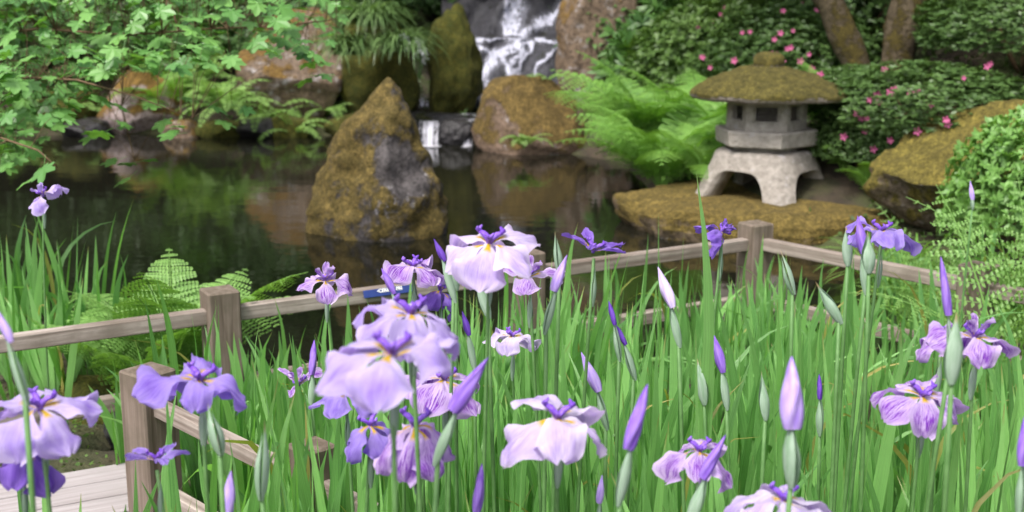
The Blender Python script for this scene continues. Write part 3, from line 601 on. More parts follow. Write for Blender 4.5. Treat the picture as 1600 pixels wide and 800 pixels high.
TOPZ, RAIL1, RAIL2 = 0.60, 0.50, 0.215
def post(parent, p, rz, w=0.125, top=TOPZ):
    V, F = box((0, 0, top / 2 - 0.20), (w, w, top + 0.40), 0.006)
    lid = [v + Vector((0, 0, 0.0)) for v in V]
    return obj('post', mkmesh('post', lid, F, M_POST, smooth=False), parent, Vector((p.x, p.y, 0)) - parent.location, (0, 0, rz))
def rail(parent, a, c, z, h=0.058, w=0.05):
    d = c - a; d.z = 0; V, F = box((0, 0, 0), (d.length, w, h), 0.004); mid = (a + c) / 2
    return obj('rail', mkmesh('rail', V, F, M_RAIL, smooth=False), parent, Vector((mid.x, mid.y, z)) - parent.location, (0, 0, math.atan2(d.y, d.x)))
pA, pB, pC = PZ(343, 452, TOPZ), PZ(832, 396, TOPZ), PZ(1181, 348, TOPZ)
pD, pE, pF_ = PZ(1530, 413, TOPZ), PZ(230, 577, TOPZ), PZ(486, 694, TOPZ)
d1 = (pC - pA).normalized(); pB = pA + d1 * (pB - pA).length; pL = pA - d1 * 1.34; r1 = math.atan2(d1.y, d1.x)
fa = empty('pond_fence', (pA.x, pA.y, 0)); tag(fa, 'long low two-rail wooden fence along the pond edge behind the iris bed', 'fence')
for p in (pL, pA, pB, pC): post(fa, p, r1)
for a, c in ((pL, pA), (pA, pB), (pB, pC)):
    for z in (RAIL1, RAIL2): rail(fa, a, c, z)
fb = empty('corner_fence', (pD.x, pD.y, 0)); tag(fb, 'short low two-rail wooden fence running from the corner post to the lacy ferns', 'fence')
d2 = (pD - pC).normalized(); pD2 = pD + d2 * 1.2; r2 = math.atan2(d2.y, d2.x)
for p in (pD, pD2): post(fb, p, r2)
for a, c in ((pC + d2 * 0.05, pD), (pD, pD2)):
    for z in (RAIL1, RAIL2): rail(fb, a, c, z + 0.003)
fc = empty('boardwalk_fence', (pE.x, pE.y, 0)); tag(fc, 'low two-rail wooden fence at the boardwalk end', 'fence')
d3 = (pF_ - pE); d3.z = 0; d3.normalize(); r3 = math.atan2(d3.y, d3.x); pG = pF_ + d3 * 0.8
for p in (pE, pF_, pG): post(fc, p, r3 + R(8) if p is pE else r3, 0.125 if p is pE else 0.10)
for a, c in ((pE, pF_), (pF_, pG)):
    for z in (RAIL1 - 0.01, RAIL2): rail(fc, a, c, z, 0.048, 0.042)
# the small blue plate on the pond fence
s0, s1 = PZ(562, 452, RAIL1 + 0.02), PZ(636, 443, RAIL1 + 0.02)
t0 = (s0 - pA).dot(d1); t1 = (s1 - pA).dot(d1); sc_ = pA + d1 * ((t0 + t1) / 2); fr = Vector((d1.y, -d1.x, 0))
sign = empty('rail_sign', (sc_.x + fr.x * 0.034, sc_.y + fr.y * 0.034, RAIL1 + 0.012)); sign.rotation_euler = (R(-22), 0, r1)
tag(sign, 'small blue sign plate with white lettering fixed on the fence rail', 'sign')
M_BLUE = plain_mat('sign_blue', (0.022, 0.045, 0.19), (0.018, 0.036, 0.16), 0.5); M_WHITE = plain_mat('sign_lettering_white', (0.8, 0.8, 0.8), (0.75, 0.75, 0.75), 0.5)
V, F = box((0, 0, 0), (abs(t1 - t0) + 0.02, 0.006, 0.032), 0.002); obj('plate', mkmesh('plate', V, F, M_BLUE, smooth=False), sign)
fcu = bpy.data.curves.new('lettering', 'FONT'); fcu.body = '\u2022CERING PRI'; fcu.size = 0.020; fcu.align_x = 'CENTER'; fcu.align_y = 'CENTER'; fcu.extrude = 0.0006; fcu.offset = 0.0006
tx = bpy.data.objects.new('lettering', fcu); bpy.context.collection.objects.link(tx); bpy.context.view_layer.update()
tme = bpy.data.meshes.new_from_object(tx); bpy.data.objects.remove(tx); tme.materials.clear(); tme.materials.append(M_WHITE)
obj('lettering', tme, sign, (0, -0.0045, 0.006), (R(90), 0, 0))

# ------------------------------------------------------------------ iris parts
def petal_mesh(name, Ln, W, a0, a1, ruff, seed, mat, haft=0.16, cup=0.0, nu=14, nv=13, pw=1.0):
    rr = random.Random(seed); V, F, U = [], [], []; x = z = 0.0; ph = rr.uniform(0, 6.28); ph2 = rr.uniform(0, 6.28); tw = rr.uniform(-0.35, 0.35); notch = rr.uniform(0, 0.10)
    asym = rr.uniform(-0.12, 0.12); off = Vector((seed * 1.7, seed * 0.6, 0)); fr = rr.uniform(4.5, 7.5)
    for i in range(nu):
        s = i / (nu - 1); a = a0 + (a1 - a0) * s ** pw
        if i: x += math.cos(a) * Ln / (nu - 1); z += math.sin(a) * Ln / (nu - 1)
        w = haft + (1 - haft) * float(sstep(0.06, 0.58, s))
        if s > 0.60: w *= max(0.0, 1 - ((s - 0.60) / 0.415) ** 2.4) ** 0.5
        for j in range(nv):
            v = j / (nv - 1) * 2 - 1; hw = w * W / 2 * (1 + asym * (1 if v > 0 else -1)) * (1 + 0.07 * math.sin(9 * s + ph2 * (1 if v > 0 else 2))); nrm = Vector((-math.sin(a), 0, math.cos(a)))
            edge = abs(v) ** 2.2 * min(1, s * 2.2)
            lift = ruff * edge * math.sin(fr * s * (1 if v > 0 else 1.25) + ph + (0 if v > 0 else 2.1)) + ruff * 0.45 * edge * math.sin(15 * s + ph2 + v * 2) - cup * v * v * hw + tw * v * hw * s
            lift += 0.010 * fbm(Vector((s * 2.2, v * 1.5, 0)) + off, 1.0, 3) * min(1, s * 2) + 0.0016 * (1 - min(1, abs(v) * 5)) * s
            back = -notch * Ln * (1 - abs(v)) * max(0, s - 0.85) * 4 + 0.05 * Ln * max(0, s - 0.6) * math.sin(5 * v + ph)
            V.append(Vector((x + math.cos(a) * back, v * hw, z + math.sin(a) * back)) + nrm * lift); U.append((s, (v + 1) / 2))
    for i in range(nu - 1):
        for j in range(nv - 1): F.append((i * nv + j, (i + 1) * nv + j, (i + 1) * nv + j + 1, i * nv + j + 1))
    return mkmesh(name, V, F, mat, uvs=U)
PETALS = {}
def petals_of(kind, pal):
    key = (kind, pal)
    if key not in PETALS:
        L_ = []
        for s in range(7):
            q = random.Random(hash((kind, s)) % 1000 if False else s * 17 + len(kind) * 5)
            if kind == 'fall': L_.append(petal_mesh('petal', q.uniform(0.096, 0.108), q.uniform(0.064, 0.092), R(q.uniform(12, 34)), R(q.uniform(-112, -58)), q.uniform(0.009, 0.016), s + 1, PET[pal], cup=q.uniform(-0.05, 0.35), pw=q.uniform(0.8, 1.15)))
            elif kind == 'flat': L_.append(petal_mesh('petal', q.uniform(0.086, 0.096), q.uniform(0.066, 0.084), R(q.uniform(14, 30)), R(q.uniform(-65, -35)), q.uniform(0.010, 0.016), s + 11, PET[pal], cup=q.uniform(0.1, 0.3)))
            elif kind == 'star': L_.append(petal_mesh('petal', q.uniform(0.078, 0.09), q.uniform(0.030, 0.040), R(q.uniform(20, 35)), R(q.uniform(-25, 5)), q.uniform(0.003, 0.005), s + 21, PET[pal], haft=0.3, cup=-0.2))
            elif kind == 'hang': L_.append(petal_mesh('petal', q.uniform(0.092, 0.104), q.uniform(0.058, 0.074), R(q.uniform(0, 20)), R(q.uniform(-104, -88)), q.uniform(0.010, 0.015), s + 31, PET[pal], cup=0.5, pw=0.7))
            else: L_.append(petal_mesh('petal', q.uniform(0.040, 0.052), q.uniform(0.018, 0.024), R(q.uniform(62, 78)), R(q.uniform(35, 60)), 0.003, s + 41, PET[pal], haft=0.3, cup=-0.3))
        PETALS[key] = L_
    return PETALS[key]
# flower centre: three arched style arms with forked crests
parts = []
for k in range(3):
    a = 2 * math.pi * k / 3; d = Vector((math.cos(a), math.sin(a), 0)); s_ = Vector((-d.y, d.x, 0)); Z = Vector((0, 0, 1))
    parts.append(tube([Z * -0.006, d * 0.008 + Z * 0.008, d * 0.018 + Z * 0.017, d * 0.029 + Z * 0.019], [0.006, 0.0065, 0.0072, 0.005], 7))
    for sg in (-1, 1): parts.append(tube([d * 0.026 + Z * 0.018, d * 0.031 + Z * 0.026 + s_ * 0.004 * sg, d * 0.028 + Z * 0.034 + s_ * 0.009 * sg], [0.0052, 0.005, 0.0022], 6))
parts.append(tube([(0, 0, -0.02), (0, 0, -0.008), (0, 0, 0.004)], [0.005, 0.007, 0.007], 8))
V, F = join(parts); V = [Vector((v[0] * 0.78, v[1] * 0.78, v[2] * 0.62)) for v in V]; ME_CORE = mkmesh('flower', V, F, M_STYLE)

def blade_mesh(length, width, bend, fold, seed, mat):
    rr = random.Random(seed); n = 11; V, F, U = [], [], []; x = z = 0.0; tip_kink = rr.uniform(0.6, 0.9); tw = rr.uniform(-0.9, 0.9)
    for i in range(n):
        s = i / (n - 1); a = bend * s ** 2.2 + (fold * max(0, s - tip_kink) / (1 - tip_kink))
        if i: x += math.sin(a) * length / (n - 1); z += math.cos(a) * length / (n - 1)
        w = width * (0.72 + 0.4 * math.sin(s * 2.4)) * (1 if s < 0.55 else max(0.02, 1 - ((s - 0.55) / 0.45) ** 1.7)); c, sn = math.cos(tw * s), math.sin(tw * s)
        nx_, nz_ = math.cos(a), -math.sin(a)
        for j, v in enumerate((-1, 0, 1)):
            V.append(Vector((x + (w / 2) * v * c * nx_ , w / 2 * v * sn + (0.0022 if v == 0 else 0) * (1 - s), z + (w / 2) * v * c * nz_))); U.append((s, (v + 1) / 2))
    for i in range(n - 1):
        for j in range(2): F.append((i * 3 + j, i * 3 + j + 1, (i + 1) * 3 + j + 1, (i + 1) * 3 + j))
    return mkmesh('leaf', V, F, mat, uvs=U)
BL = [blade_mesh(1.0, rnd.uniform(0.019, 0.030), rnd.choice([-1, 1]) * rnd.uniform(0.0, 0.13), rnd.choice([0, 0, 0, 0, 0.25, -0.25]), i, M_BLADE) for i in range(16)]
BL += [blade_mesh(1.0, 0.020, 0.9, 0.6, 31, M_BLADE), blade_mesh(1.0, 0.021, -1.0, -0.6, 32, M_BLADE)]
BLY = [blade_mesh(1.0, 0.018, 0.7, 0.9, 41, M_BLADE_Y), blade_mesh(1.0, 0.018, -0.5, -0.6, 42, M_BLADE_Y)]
def fan(parent, n, hmin, hmax, rr, spread=0.30, face=None, avoid=None):
    f = rr.uniform(0, 6.28) if face is None else face
    for k in range(n):
        t = (k + 0.5) / n * 2 - 1; ln = rr.uniform(hmin, hmax) * (1 - 0.22 * t * t)
        r_ = rr.random(); me = BL[16 + (r_ > 0.5)] if rr.random() < 0.05 else BLY[rr.randrange(2)] if rr.random() < 0.045 else BL[rr.randrange(16)]
        o = obj('leaf', me, parent, (math.cos(f) * t * 0.05 + rr.uniform(-.01, .01), math.sin(f) * t * 0.05 + rr.uniform(-.01, .01), -0.02), (0, 0, 0), (rr.uniform(0.85, 1.15), 1, ln))
        o.rotation_euler = (Matrix.Rotation(f + rr.uniform(-0.35, 0.35), 3, 'Z') @ Matrix.Rotation(t * spread + rr.uniform(-0.06, 0.06), 3, 'Y') @ Matrix.Rotation(rr.uniform(-0.07, 0.07), 3, 'X')).to_euler()
def stalk(parent, top, rr, r0=0.0046, r1=0.0034):
    """curved stalk from the plant's base to local point top"""
    top = Vector(top); a = Vector((0, 0, -0.02)); pts = []
    for i in range(7):
        t = i / 6; pts.append(Vector((top.x * t ** 1.6, top.y * t ** 1.6, a.z + (top.z - a.z) * t)))
    V, F = tube(pts, [r0 + (r1 - r0) * i / 6 for i in range(7)], 7); return obj('stalk', mkmesh('stalk', V, F, M_STALK), parent)
def sheath_mesh(seed, mat, w=0.011, open_=0.35):
    """two boat-shaped bracts round the stalk, length 1 along Z"""
    rr = random.Random(seed); parts = []
    for k in range(2):
        V, F = [], []; n, m_ = 9, 6; ln = 1.0 if k == 0 else 0.84
        for i in range(n):
            s = i / (n - 1); wd = w * (0.42 + 0.72 * math.sin(math.pi * min(1, s ** 0.8))) * (1 if s < 0.5 else max(0.03, 1 - ((s - 0.5) / 0.5) ** 1.4))
            for j in range(m_):
                th = (j / (m_ - 1) - 0.5) * math.pi * (1.25 - open_) + k * math.pi
                V.append(Vector((math.cos(th) * wd * 0.75 + (0.10 * w * s * (1 if k == 0 else -1)), math.sin(th) * wd, s * ln)))
        for i in range(n - 1):
            for j in range(m_ - 1): F.append((i * m_ + j, i * m_ + j + 1, (i + 1) * m_ + j + 1, (i + 1) * m_ + j))
        parts.append((V, F))
    V, F = join(parts); return mkmesh('sheath', V, F, mat)
SHEATHS = [sheath_mesh(i, M_SHEATH, 0.0080 + 0.0012 * i) for i in range(3)]
def bud_mesh(mat, seed):
    """furled bud: twisted spindle, length 1 along Z, radius about 0.013"""
    V, F = [], []; n, sg = 18, 20
    for i in range(n):
        s = i / (n - 1); r = 0.0135 * (math.sin(math.pi * min(1, 0.18 + s * 0.82)) ** 0.9) * (1 - 0.38 * s) + 0.0005
        for k in range(sg):
            th = 2 * math.pi * k / sg + s * 1.7; q = r * (0.95 + 0.42 * ((k / sg * 2) % 1 - 0.5) + 0.06 * math.sin(9 * s + k))
            V.append(Vector((q * math.cos(th), q * math.sin(th), s)))
    for i in range(n - 1):
        for k in range(sg): F.append((i * sg + k, i * sg + (k + 1) % sg, (i + 1) * sg + (k + 1) % sg, (i + 1) * sg + k))
    F.append(tuple((n - 1) * sg + k for k in range(sg))); return mkmesh('bud', V, F, mat)
BUDM = {k: bud_mesh(m_, 1) for k, m_ in M_BUD.items()}
def along(o, a, c, wscale=1.0, roll=0.0):
    """stretch a length-1 mesh from local point a to c"""
    d = Vector(c) - Vector(a); o.location = a; o.rotation_euler = (d.to_track_quat('Z', 'Y').to_matrix() @ Matrix.Rotation(roll, 3, 'Z')).to_euler(); o.scale = (wscale, wscale, d.length)

SOIL = 0.05
def soil_at(x, y): return max(0.0, H(x, y)) if y > 4.2 else SOIL
def iris_flower(px, py, wpx, d, pal, kind, label, rot=0, tilt=(0, 0), n=6, seed=0, leaves=4, hmax=0.72, stand=0):
    rr = random.Random(seed * 7 + int(px)); P_ = PD(px, py, d); size = wpx * d / FPX
    bx_, by_ = P_.x + rr.uniform(-0.05, 0.05), P_.y + rr.uniform(-0.04, 0.06); bz = soil_at(bx_, by_)
    root = empty('iris_plant', (bx_, by_, bz)); tag(root, label, 'iris', 'irises in flower')
    top = P_ - root.location; base = top + Vector((0, 0, -0.022)); stalk(root, base, rr)
    fl = obj('flower', ME_CORE, root, top, (R(tilt[0]), R(tilt[1]), R(rot)), (size / 0.150,) * 3)
    ms = petals_of(kind, pal)
    for k in range(n):
        a = 2 * math.pi * k / n + R(270 - rot + (rot - 30) * 0.7) + rr.uniform(-0.2, 0.2); s = rr.uniform(0.84, 1.1)
        obj('petal', ms[rr.randrange(7)], fl, (0.004 * math.cos(a), 0.004 * math.sin(a), -0.004 - 0.0035 * (k % 2)), (R(rr.uniform(-10, 10)), R(rr.uniform(-15, 14)), a), (s, s * rr.uniform(0.85, 1.15), s))
    for k in range(stand):
        a = 2 * math.pi * (k + 0.5) / max(stand, 1); obj('petal', petals_of('stand', pal)[rr.randrange(5)], fl, (0.004 * math.cos(a), 0.004 * math.sin(a), 0), (0, 0, a))
    sh = obj('sheath', SHEATHS[rr.randrange(3)], root); dn = (top.normalized()); along(sh, base - Vector((0, 0, 0.105)) - Vector((dn.x, dn.y, 0)) * 0.03, base + Vector((0.004, 0, -0.006)), 0.7, rr.uniform(0, 6))
    fan(root, leaves, 0.45, hmax, rr); return root
def iris_bud(tip, base, d, pal, label, seed=0, sheath=0.10, leaves=3, wide=1.0, hmax=0.72, group='iris plants in bud'):
    rr = random.Random(seed + int(tip[0])); T, B_ = PD(tip[0], tip[1], d), PD(base[0], base[1], d)
    dr = (T - B_).normalized(); S0 = B_ - (dr * 0.75 + Vector((0, 0, 0.5))).normalized() * sheath
    bx_, by_ = S0.x + rr.uniform(-0.04, 0.04), S0.y + rr.uniform(-0.03, 0.05); root = empty('iris_plant', (bx_, by_, soil_at(bx_, by_))); tag(root, label, 'iris', group)
    rl = root.location; stalk(root, S0 + dr * 0.01 - rl, rr, 0.005, 0.004)
    if pal: o = obj('bud', BUDM[pal], root); along(o, B_ - dr * 0.012 - rl, T - rl, (T - B_).length / 0.085 * wide * 0.9 + 0.12, rr.uniform(0, 6)); tipp = B_ + dr * 0.012
    else: tipp = T
    o = obj('sheath', SHEATHS[rr.randrange(3)], root); along(o, S0 - rl, tipp - rl, 1.0 * wide * (1.25 if not pal else 1), rr.uniform(0, 6))
    fan(root, leaves, 0.45, hmax, rr); return root

FL = [  # px, py of the flower centre, width in photo pixels, distance, colour, form, label, rot, tilt, petals
 (66, 303, 60, 4.6, 'pale', 'fall', 'lone pale lavender iris on a tall bare stalk above the bank leaves', 20, (0, -24), 4),
 (62, 632, 150, 2.0, 'pale', 'fall', 'large pale lavender iris over the boardwalk, topmost of a double stem', 10, (6, 0), 6),
 (30, 700, 130, 2.08, 'violet', 'hang', 'deep violet iris drooping below a paler one over the boardwalk', 40, (0, 5), 5),
 (312, 590, 142, 2.15, 'lav', 'fall', 'lavender violet iris in front of the boardwalk fence post', 25, (8, 4), 6),
 (244, 716, 92, 2.2, 'lav', 'star', 'crumpled half open violet iris against the boardwalk fence post', 70, (0, 10), 5),
 (508, 436, 80, 3.6, 'veined', 'fall', 'lilac iris with purple centred petals just beside the blue sign', 35, (6, 0), 4),
 (466, 598, 76, 3.4, 'veined', 'star', 'small spidery iris with narrow pale petals beside an upright purple bud', 15, (14, -5), 3),
 (645, 415, 100, 3.0, 'veined', 'fall', 'purple and white iris above the blue sign', 80, (4, 0), 5),
 (688, 452, 78, 3.05, 'violet', 'hang', 'dark purple iris hanging beside a purple and white one', 15, (0, 14), 4),
 (642, 486, 160, 2.0, 'pale', 'fall', 'soft lilac iris rising behind the biggest pale bloom', 50, (6, 4), 6),
 (612, 548, 184, 1.66, 'pale', 'fall', 'biggest pale lavender iris with a broad hanging petal, out of focus', 30, (4, 0), 5),
 (540, 612, 88, 2.6, 'lav', 'flat', 'crumpled blue violet iris tucked beside the biggest pale bloom', 12, (18, -12), 5),
 (648, 662, 150, 2.15, 'veined', 'hang', 'iris with long hanging purple petals below the biggest pale bloom', 28, (6, 0), 6),
 (694, 590, 112, 2.7, 'veined', 'fall', 'white iris with fine purple veins behind a furled purple bud', 5, (6, 0), 5),
 (578, 662, 104, 2.35, 'lav', 'hang', 'drooping lavender iris below a crumpled blue violet one', 66, (0, -6), 5),
 (765, 376, 140, 2.4, 'white', 'fall', 'wide white iris with violet crests overlapping a fence post', 28, (8, 2), 6),
 (827, 428, 92, 2.9, 'veined', 'flat', 'white iris with one purple striped hanging petal under a wider white bloom', 30, (14, 0), 3),
 (928, 388, 94, 2.7, 'violet', 'star', 'violet star shaped iris with narrow spreading petals above the fence rail', 12, (8, 10), 5),
 (800, 524, 78, 3.4, 'white', 'fall', 'small white iris half hidden among blades beside the middle fence post', 0, (0, 0), 5),
 (872, 650, 158, 2.1, 'white', 'fall', 'white iris with lilac flushed front petal and two upright violet crests', 30, (8, 0), 5),
 (1093, 702, 114, 2.3, 'veined', 'fall', 'white iris with a purple veined petal behind a grey green bud', 35, (8, 0), 5),
 (1225, 778, 140, 2.0, 'white', 'fall', 'white iris with violet crests low under a tall lavender bud', 30, (6, 0), 6),
 (1128, 362, 70, 3.2, 'violet', 'hang', 'violet iris nodding sideways in front of the corner fence post', 10, (0, 48), 3),
 (1378, 360, 100, 2.75, 'lav', 'fall', 'lavender iris with arched petals above the corner fence rail', 30, (6, 4), 5),
 (1524, 524, 112, 2.4, 'veined', 'fall', 'iris with a broad purple veined fan petal below the lacy ferns', 32, (6, 4), 4),
 (1470, 524, 82, 2.55, 'veined', 'hang', 'white and magenta striped iris partly behind a grey green stalk', 60, (0, -8), 4),
 (1442, 616, 124, 2.4, 'veined', 'fall', 'white iris with strong purple veins and yellow throat marks', 28, (14, 0), 6),
]
for i, (px, py, w, d, pal, kind, lab, rot, tilt, n) in enumerate(FL):
    iris_flower(px, py, w, d, pal, kind, lab, rot, tilt, n, seed=i, stand=(3 if n <= 4 else 0), leaves=(2 if px < 340 else 4))
BD = [ # tip, base, distance, colour, label
 ((678, 373), (691, 400), 2.6, 'dark', 'dark violet bud tip in a fat green sheath beside the wide white iris'),
 ((886, 398), (868, 446), 2.5, 'lilac', 'furled lilac bud between the star shaped iris and the striped white one'),
 ((763, 558), (714, 632), 1.9, 'violet', 'large slanting purple bud close to the biggest pale bloom'),
 ((1012, 600), (985, 690), 1.9, 'violet', 'tall dark purple furled bud with no open flower near it'),
 ((908, 550), (932, 604), 2.8, 'lilac', 'furled lilac bud leaning above the white iris with two crests'),
 ((1028, 417), (1048, 472), 2.7, 'pale', 'pale pinkish bud with purple edge leaning before the pond fence'),
 ((951, 470), (959, 500), 3.0, 'dark', 'thin dark purple bud, upper of two close together'),
 ((958, 503), (974, 532), 3.02, 'dark', 'thin dark purple bud, lower of two close together'),
 ((1116, 524), (1128, 574), 2.9, 'violet', 'blue violet bud between two grey green sheaths'),
 ((1237, 557), (1238, 657), 1.85, 'lilac', 'biggest lavender bud, upright on a thick stalk, out of focus'),
 ((1280, 584), (1281, 616), 3.0, 'dark', 'small dark purple bud tip beside the biggest lavender bud'),
 ((1470, 401), (1481, 482), 2.2, 'violet', 'slender lavender blue bud in front of the fern covered fence post'),
 ((1340, 337), (1348, 388), 2.7, 'violet', 'upright blue violet bud touching the arched lavender iris'),
 ((753, 724), (746, 790), 2.2, 'violet', 'purple bud rising under the biggest pale bloom'),
 ((941, 742), (937, 776), 2.3, 'lilac', 'lilac bud tip in a green sheath beneath the tall dark bud'),
 ((491, 531), (488, 578), 3.35, 'violet', 'upright purple bud above the small spidery iris'),
 ((361, 735), (355, 806), 2.0, 'lilac', 'blurred violet bud in front of the boardwalk fence rails'),
 ((596, 419), (613, 452), 2.9, 'violet', 'purple bud leaning over the end of the blue sign'),
 ((722, 486), (731, 517), 3.1, 'dark', 'tiny dark purple bud beneath the wide white iris'),
 ((1134, 679), (1103, 738), 2.1, 'violet', 'slanting violet bud crossing the veined white iris'),
 ((1601, 650), (1598, 716), 2.0, 'violet', 'purple bud standing alone past the strongly veined iris'),
 ((1516, 282), (1519, 308), 4.9, 'lilac', 'distant pale blue bud before the pale green shrub'),
 ((-4, 484), (12, 522), 1.7, 'lilac', 'pale violet bud in a broad drooping sheath over the fence rail'),
]
for i, (t, b_, d, pal, lab) in enumerate(BD): iris_bud(t, b_, d, pal, lab, i, leaves=(1 if t[0] < 380 else 3), wide={9: 1.5, 11: 0.66}.get(i, 1.0), sheath=0.10 if d < 4 else 0.05)
SH = [((868, 360), (874, 416), 2.6, 'closed grey green bud standing beside the star shaped violet iris'), ((1218, 390), (1238, 446), 2.7, 'closed green bud bent towards the corner fence post'),
      ((1274, 440), (1310, 492), 2.6, 'closed pale green bud leaning over the corner fence rails'), ((412, 655), (408, 762), 2.0, 'long blurred grey green bud before the boardwalk fence rails'),
      ((326, 630), (342, 692), 1.95, 'blurred grey green bud crossing the lavender violet iris'), ((1190, 580), (1196, 642), 2.6, 'closed green bud beside the biggest lavender bud'),
      ((1322, 352), (1325, 402), 2.8, 'closed green bud beside the upright blue violet bud'), ((1356, 360), (1358, 412), 2.6, 'closed grey green bud in front of the arched lavender iris'),
      ((742, 424), (762, 484), 2.7, 'closed grey green bud under the wide white iris'), ((1494, 486), (1488, 580), 1.9, 'thick grey green bud stalk crossing the magenta striped iris'),
      ((700, 392), (712, 440), 2.75, 'closed green bud behind the dark violet bud tip'), ((1090, 560), (1100, 620), 3.0, 'closed grey green bud near the blue violet bud')]
for i, (t, b_, d, lab) in enumerate(SH): iris_bud(t, b_, d, None, lab, 60 + i, sheath=0.02, leaves=(1 if t[0] < 420 else 2), group='closed green iris buds')

# leaf fans filling the bed
SHORT = ['lone pale bank iris', 'pale iris over the boardwalk', 'drooping deep violet iris', 'lavender iris at the boardwalk fence', 'crumpled half open violet iris', 'lilac iris near the blue sign', 'small spidery iris', 'purple and white iris above the sign', 'dark purple hanging iris', 'soft lilac iris behind the biggest bloom', 'biggest pale lavender iris', 'crumpled blue violet iris', 'iris with long hanging purple petals', 'finely veined white iris', 'drooping lavender iris', 'wide white iris', 'striped white iris under the wide white one', 'violet star shaped iris', 'small half hidden white iris', 'white iris with two violet crests', 'veined white iris behind a slanting bud', 'low white iris under the tallest bud', 'nodding violet iris at the corner post', 'arched lavender iris above the corner rail', 'purple fan petalled iris', 'magenta striped iris', 'strongly veined iris with yellow throat']
REFS = [(PD(f[0], f[1], f[3]), n_) for f, n_ in zip(FL, SHORT)] + [(PD(b_[0][0], b_[0][1], b_[2]), b_[4]) for b_ in BD] + [(PD(b_[0][0], b_[0][1], b_[2]), b_[3]) for b_ in SH]
POSTS = [(pA, 'pond fence post next to the boardwalk'), (pB, 'middle post of the pond fence'), (pC, 'corner fence post'), (pD, 'fern covered fence post'), (pF_, 'half hidden post of the boardwalk fence')]
def fan_label(x, y):
    pos, nm = min(REFS if y < 4.3 else POSTS, key=lambda r_: (r_[0].x - x) ** 2 + (r_[0].y - y) ** 2)
    return (('leaf fan by the ' if len(nm.split(',')[0].split()) < 13 else 'leaf fan by ' if len(nm.split(',')[0].split()) < 14 else 'leaves by ') if y < 4.3 else 'short plain leaf fan close to the ') + nm.split(',')[0]
bedline = [(pE.x + 0.16, pE.y - 0.02), (pF_.x + 0.10, pF_.y)]
def in_bed(x, y):
    p = Vector((x, y, 0)); nrm = Vector((-d1.y, d1.x, 0))
    if (p - Vector((pA.x, pA.y, 0))).dot(nrm) > -0.14: return False                     # beyond the pond fence
    n2 = Vector((d2.y, -d2.x, 0)); n2 = n2 if n2.dot(Vector((0, 0, 0)) - Vector((pC.x, pC.y, 0))) < 0 else -n2
    n2 = Vector((-d2.y, d2.x, 0))
    if (p - Vector((pC.x, pC.y, 0))).dot(n2) > -0.14: return False                       # beyond the corner fence
    if y > 2.75:                                                                        # the boardwalk side
        n3_ = Vector((d3.y, -d3.x, 0))
        if (p - Vector((pE.x, pE.y, 0))).dot(n3_) > -0.10: return False
    return True
cnt = 0; rr = random.Random(77); pts = []
tries = 0
while cnt < 270 and tries < 40000:
    tries += 1; y = 1.9 + (6.1 - 1.9) * rr.random() ** 0.9; x = rr.uniform(-0.46, 0.46) * y
    if not in_bed(x, y): continue
    pxx = 800 + x / y * FPX
    if y < 2.9 and pxx < 380 and rr.random() < (0.8 if pxx < 220 else 0.25): continue
    if y > 4.4 and rr.random() < 0.35: continue
    if any((x - a) ** 2 + (y - c) ** 2 < 0.088 ** 2 for a, c in pts): continue
    pts.append((x, y)); cnt += 1
    root = empty('iris_leaf_fan', (x, y, soil_at(x, y))); tag(root, fan_label(x, y), 'iris leaves', 'plain leaf fans filling the iris bed')
    hm = 0.76 if y < 2.4 else 0.82 if y < 3.4 else 0.74 if y < 4.1 else 0.62 if y < 4.9 else 0.52
    if pxx < 640 and y > 2.6: hm *= 0.86 if y < 4.2 else 0.74
    if pxx > 1350 and y > 3.2: hm *= 0.86
    fan(root, rr.randint(7, 11), hm * 0.62, hm + (rr.uniform(-0.08, 0.08) if rr.random() < 0.68 else rr.uniform(0.1, 0.26)), rr)
for px, y in [(432, 2.95), (458, 2.98), (480, 2.9), (500, 2.97), (520, 2.9), (545, 2.95), (470, 2.75), (510, 2.7), (400, 2.65), (350, 2.5)]:
    x = (px - 800) / FPX * (y * 0.9756 + 0.25); root = empty('iris_leaf_fan', (x, y, SOIL)); tag(root, 'fan of plain green sword shaped iris leaves before the boardwalk fence', 'iris leaves', 'plain leaf fans before the boardwalk fence'); fan(root, 7, 0.55, 0.95, rr)
# tall single blades and leaf fans on the far bank behind the fence
for (px, py, y, n, hmx, g) in [(20, 600, 5.0, 7, 0.70, 0), (5, 600, 5.4, 8, 0.8, 0), (80, 600, 5.05, 8, 0.62, 0), (120, 590, 5.55, 8, 0.8, 0), (45, 600, 5.15, 8, 0.75, 0),  (60, 590, 5.3, 7, 0.82, 0), (110, 590, 5.1, 8, 0.66, 0), (140, 580, 5.4, 8, 0.92, 0), (170, 590, 5.3, 6, 0.66, 0), (35, 570, 5.7, 7, 0.85, 0), (90, 570, 5.8, 7, 0.8, 0), (-30, 580, 5.2, 8, 0.8, 0), (-20, 590, 5.8, 8, 0.8, 0)]:
    p = PY(px, py, y); root = empty('iris_leaf_fan', (p.x, p.y, soil_at(p.x, p.y))); tag(root, 'fan of green sword leaves on the bank behind the boardwalk', 'iris leaves', 'leaf fans on the bank by the boardwalk'); fan(root, n, hmx * 0.6, hmx, rr, spread=0.42)
for (px, y, n, hmx) in [(1400, 7.0, 6, 0.5), (1440, 6.6, 7, 0.5), (1410, 6.2, 5, 0.45), (1560, 6.4, 7, 0.6), (1600, 6.0, 7, 0.65), (1470, 5.9, 5, 0.45)]:
    x = (px - 800) / FPX * y; root = empty('iris_leaf_fan', (x, y, soil_at(x, y))); tag(root, 'fan of green sword leaves on the bank beside the lacy ferns', 'iris leaves', 'leaf fans by the lacy ferns'); fan(root, n, hmx * 0.6, hmx, rr, spread=0.5)
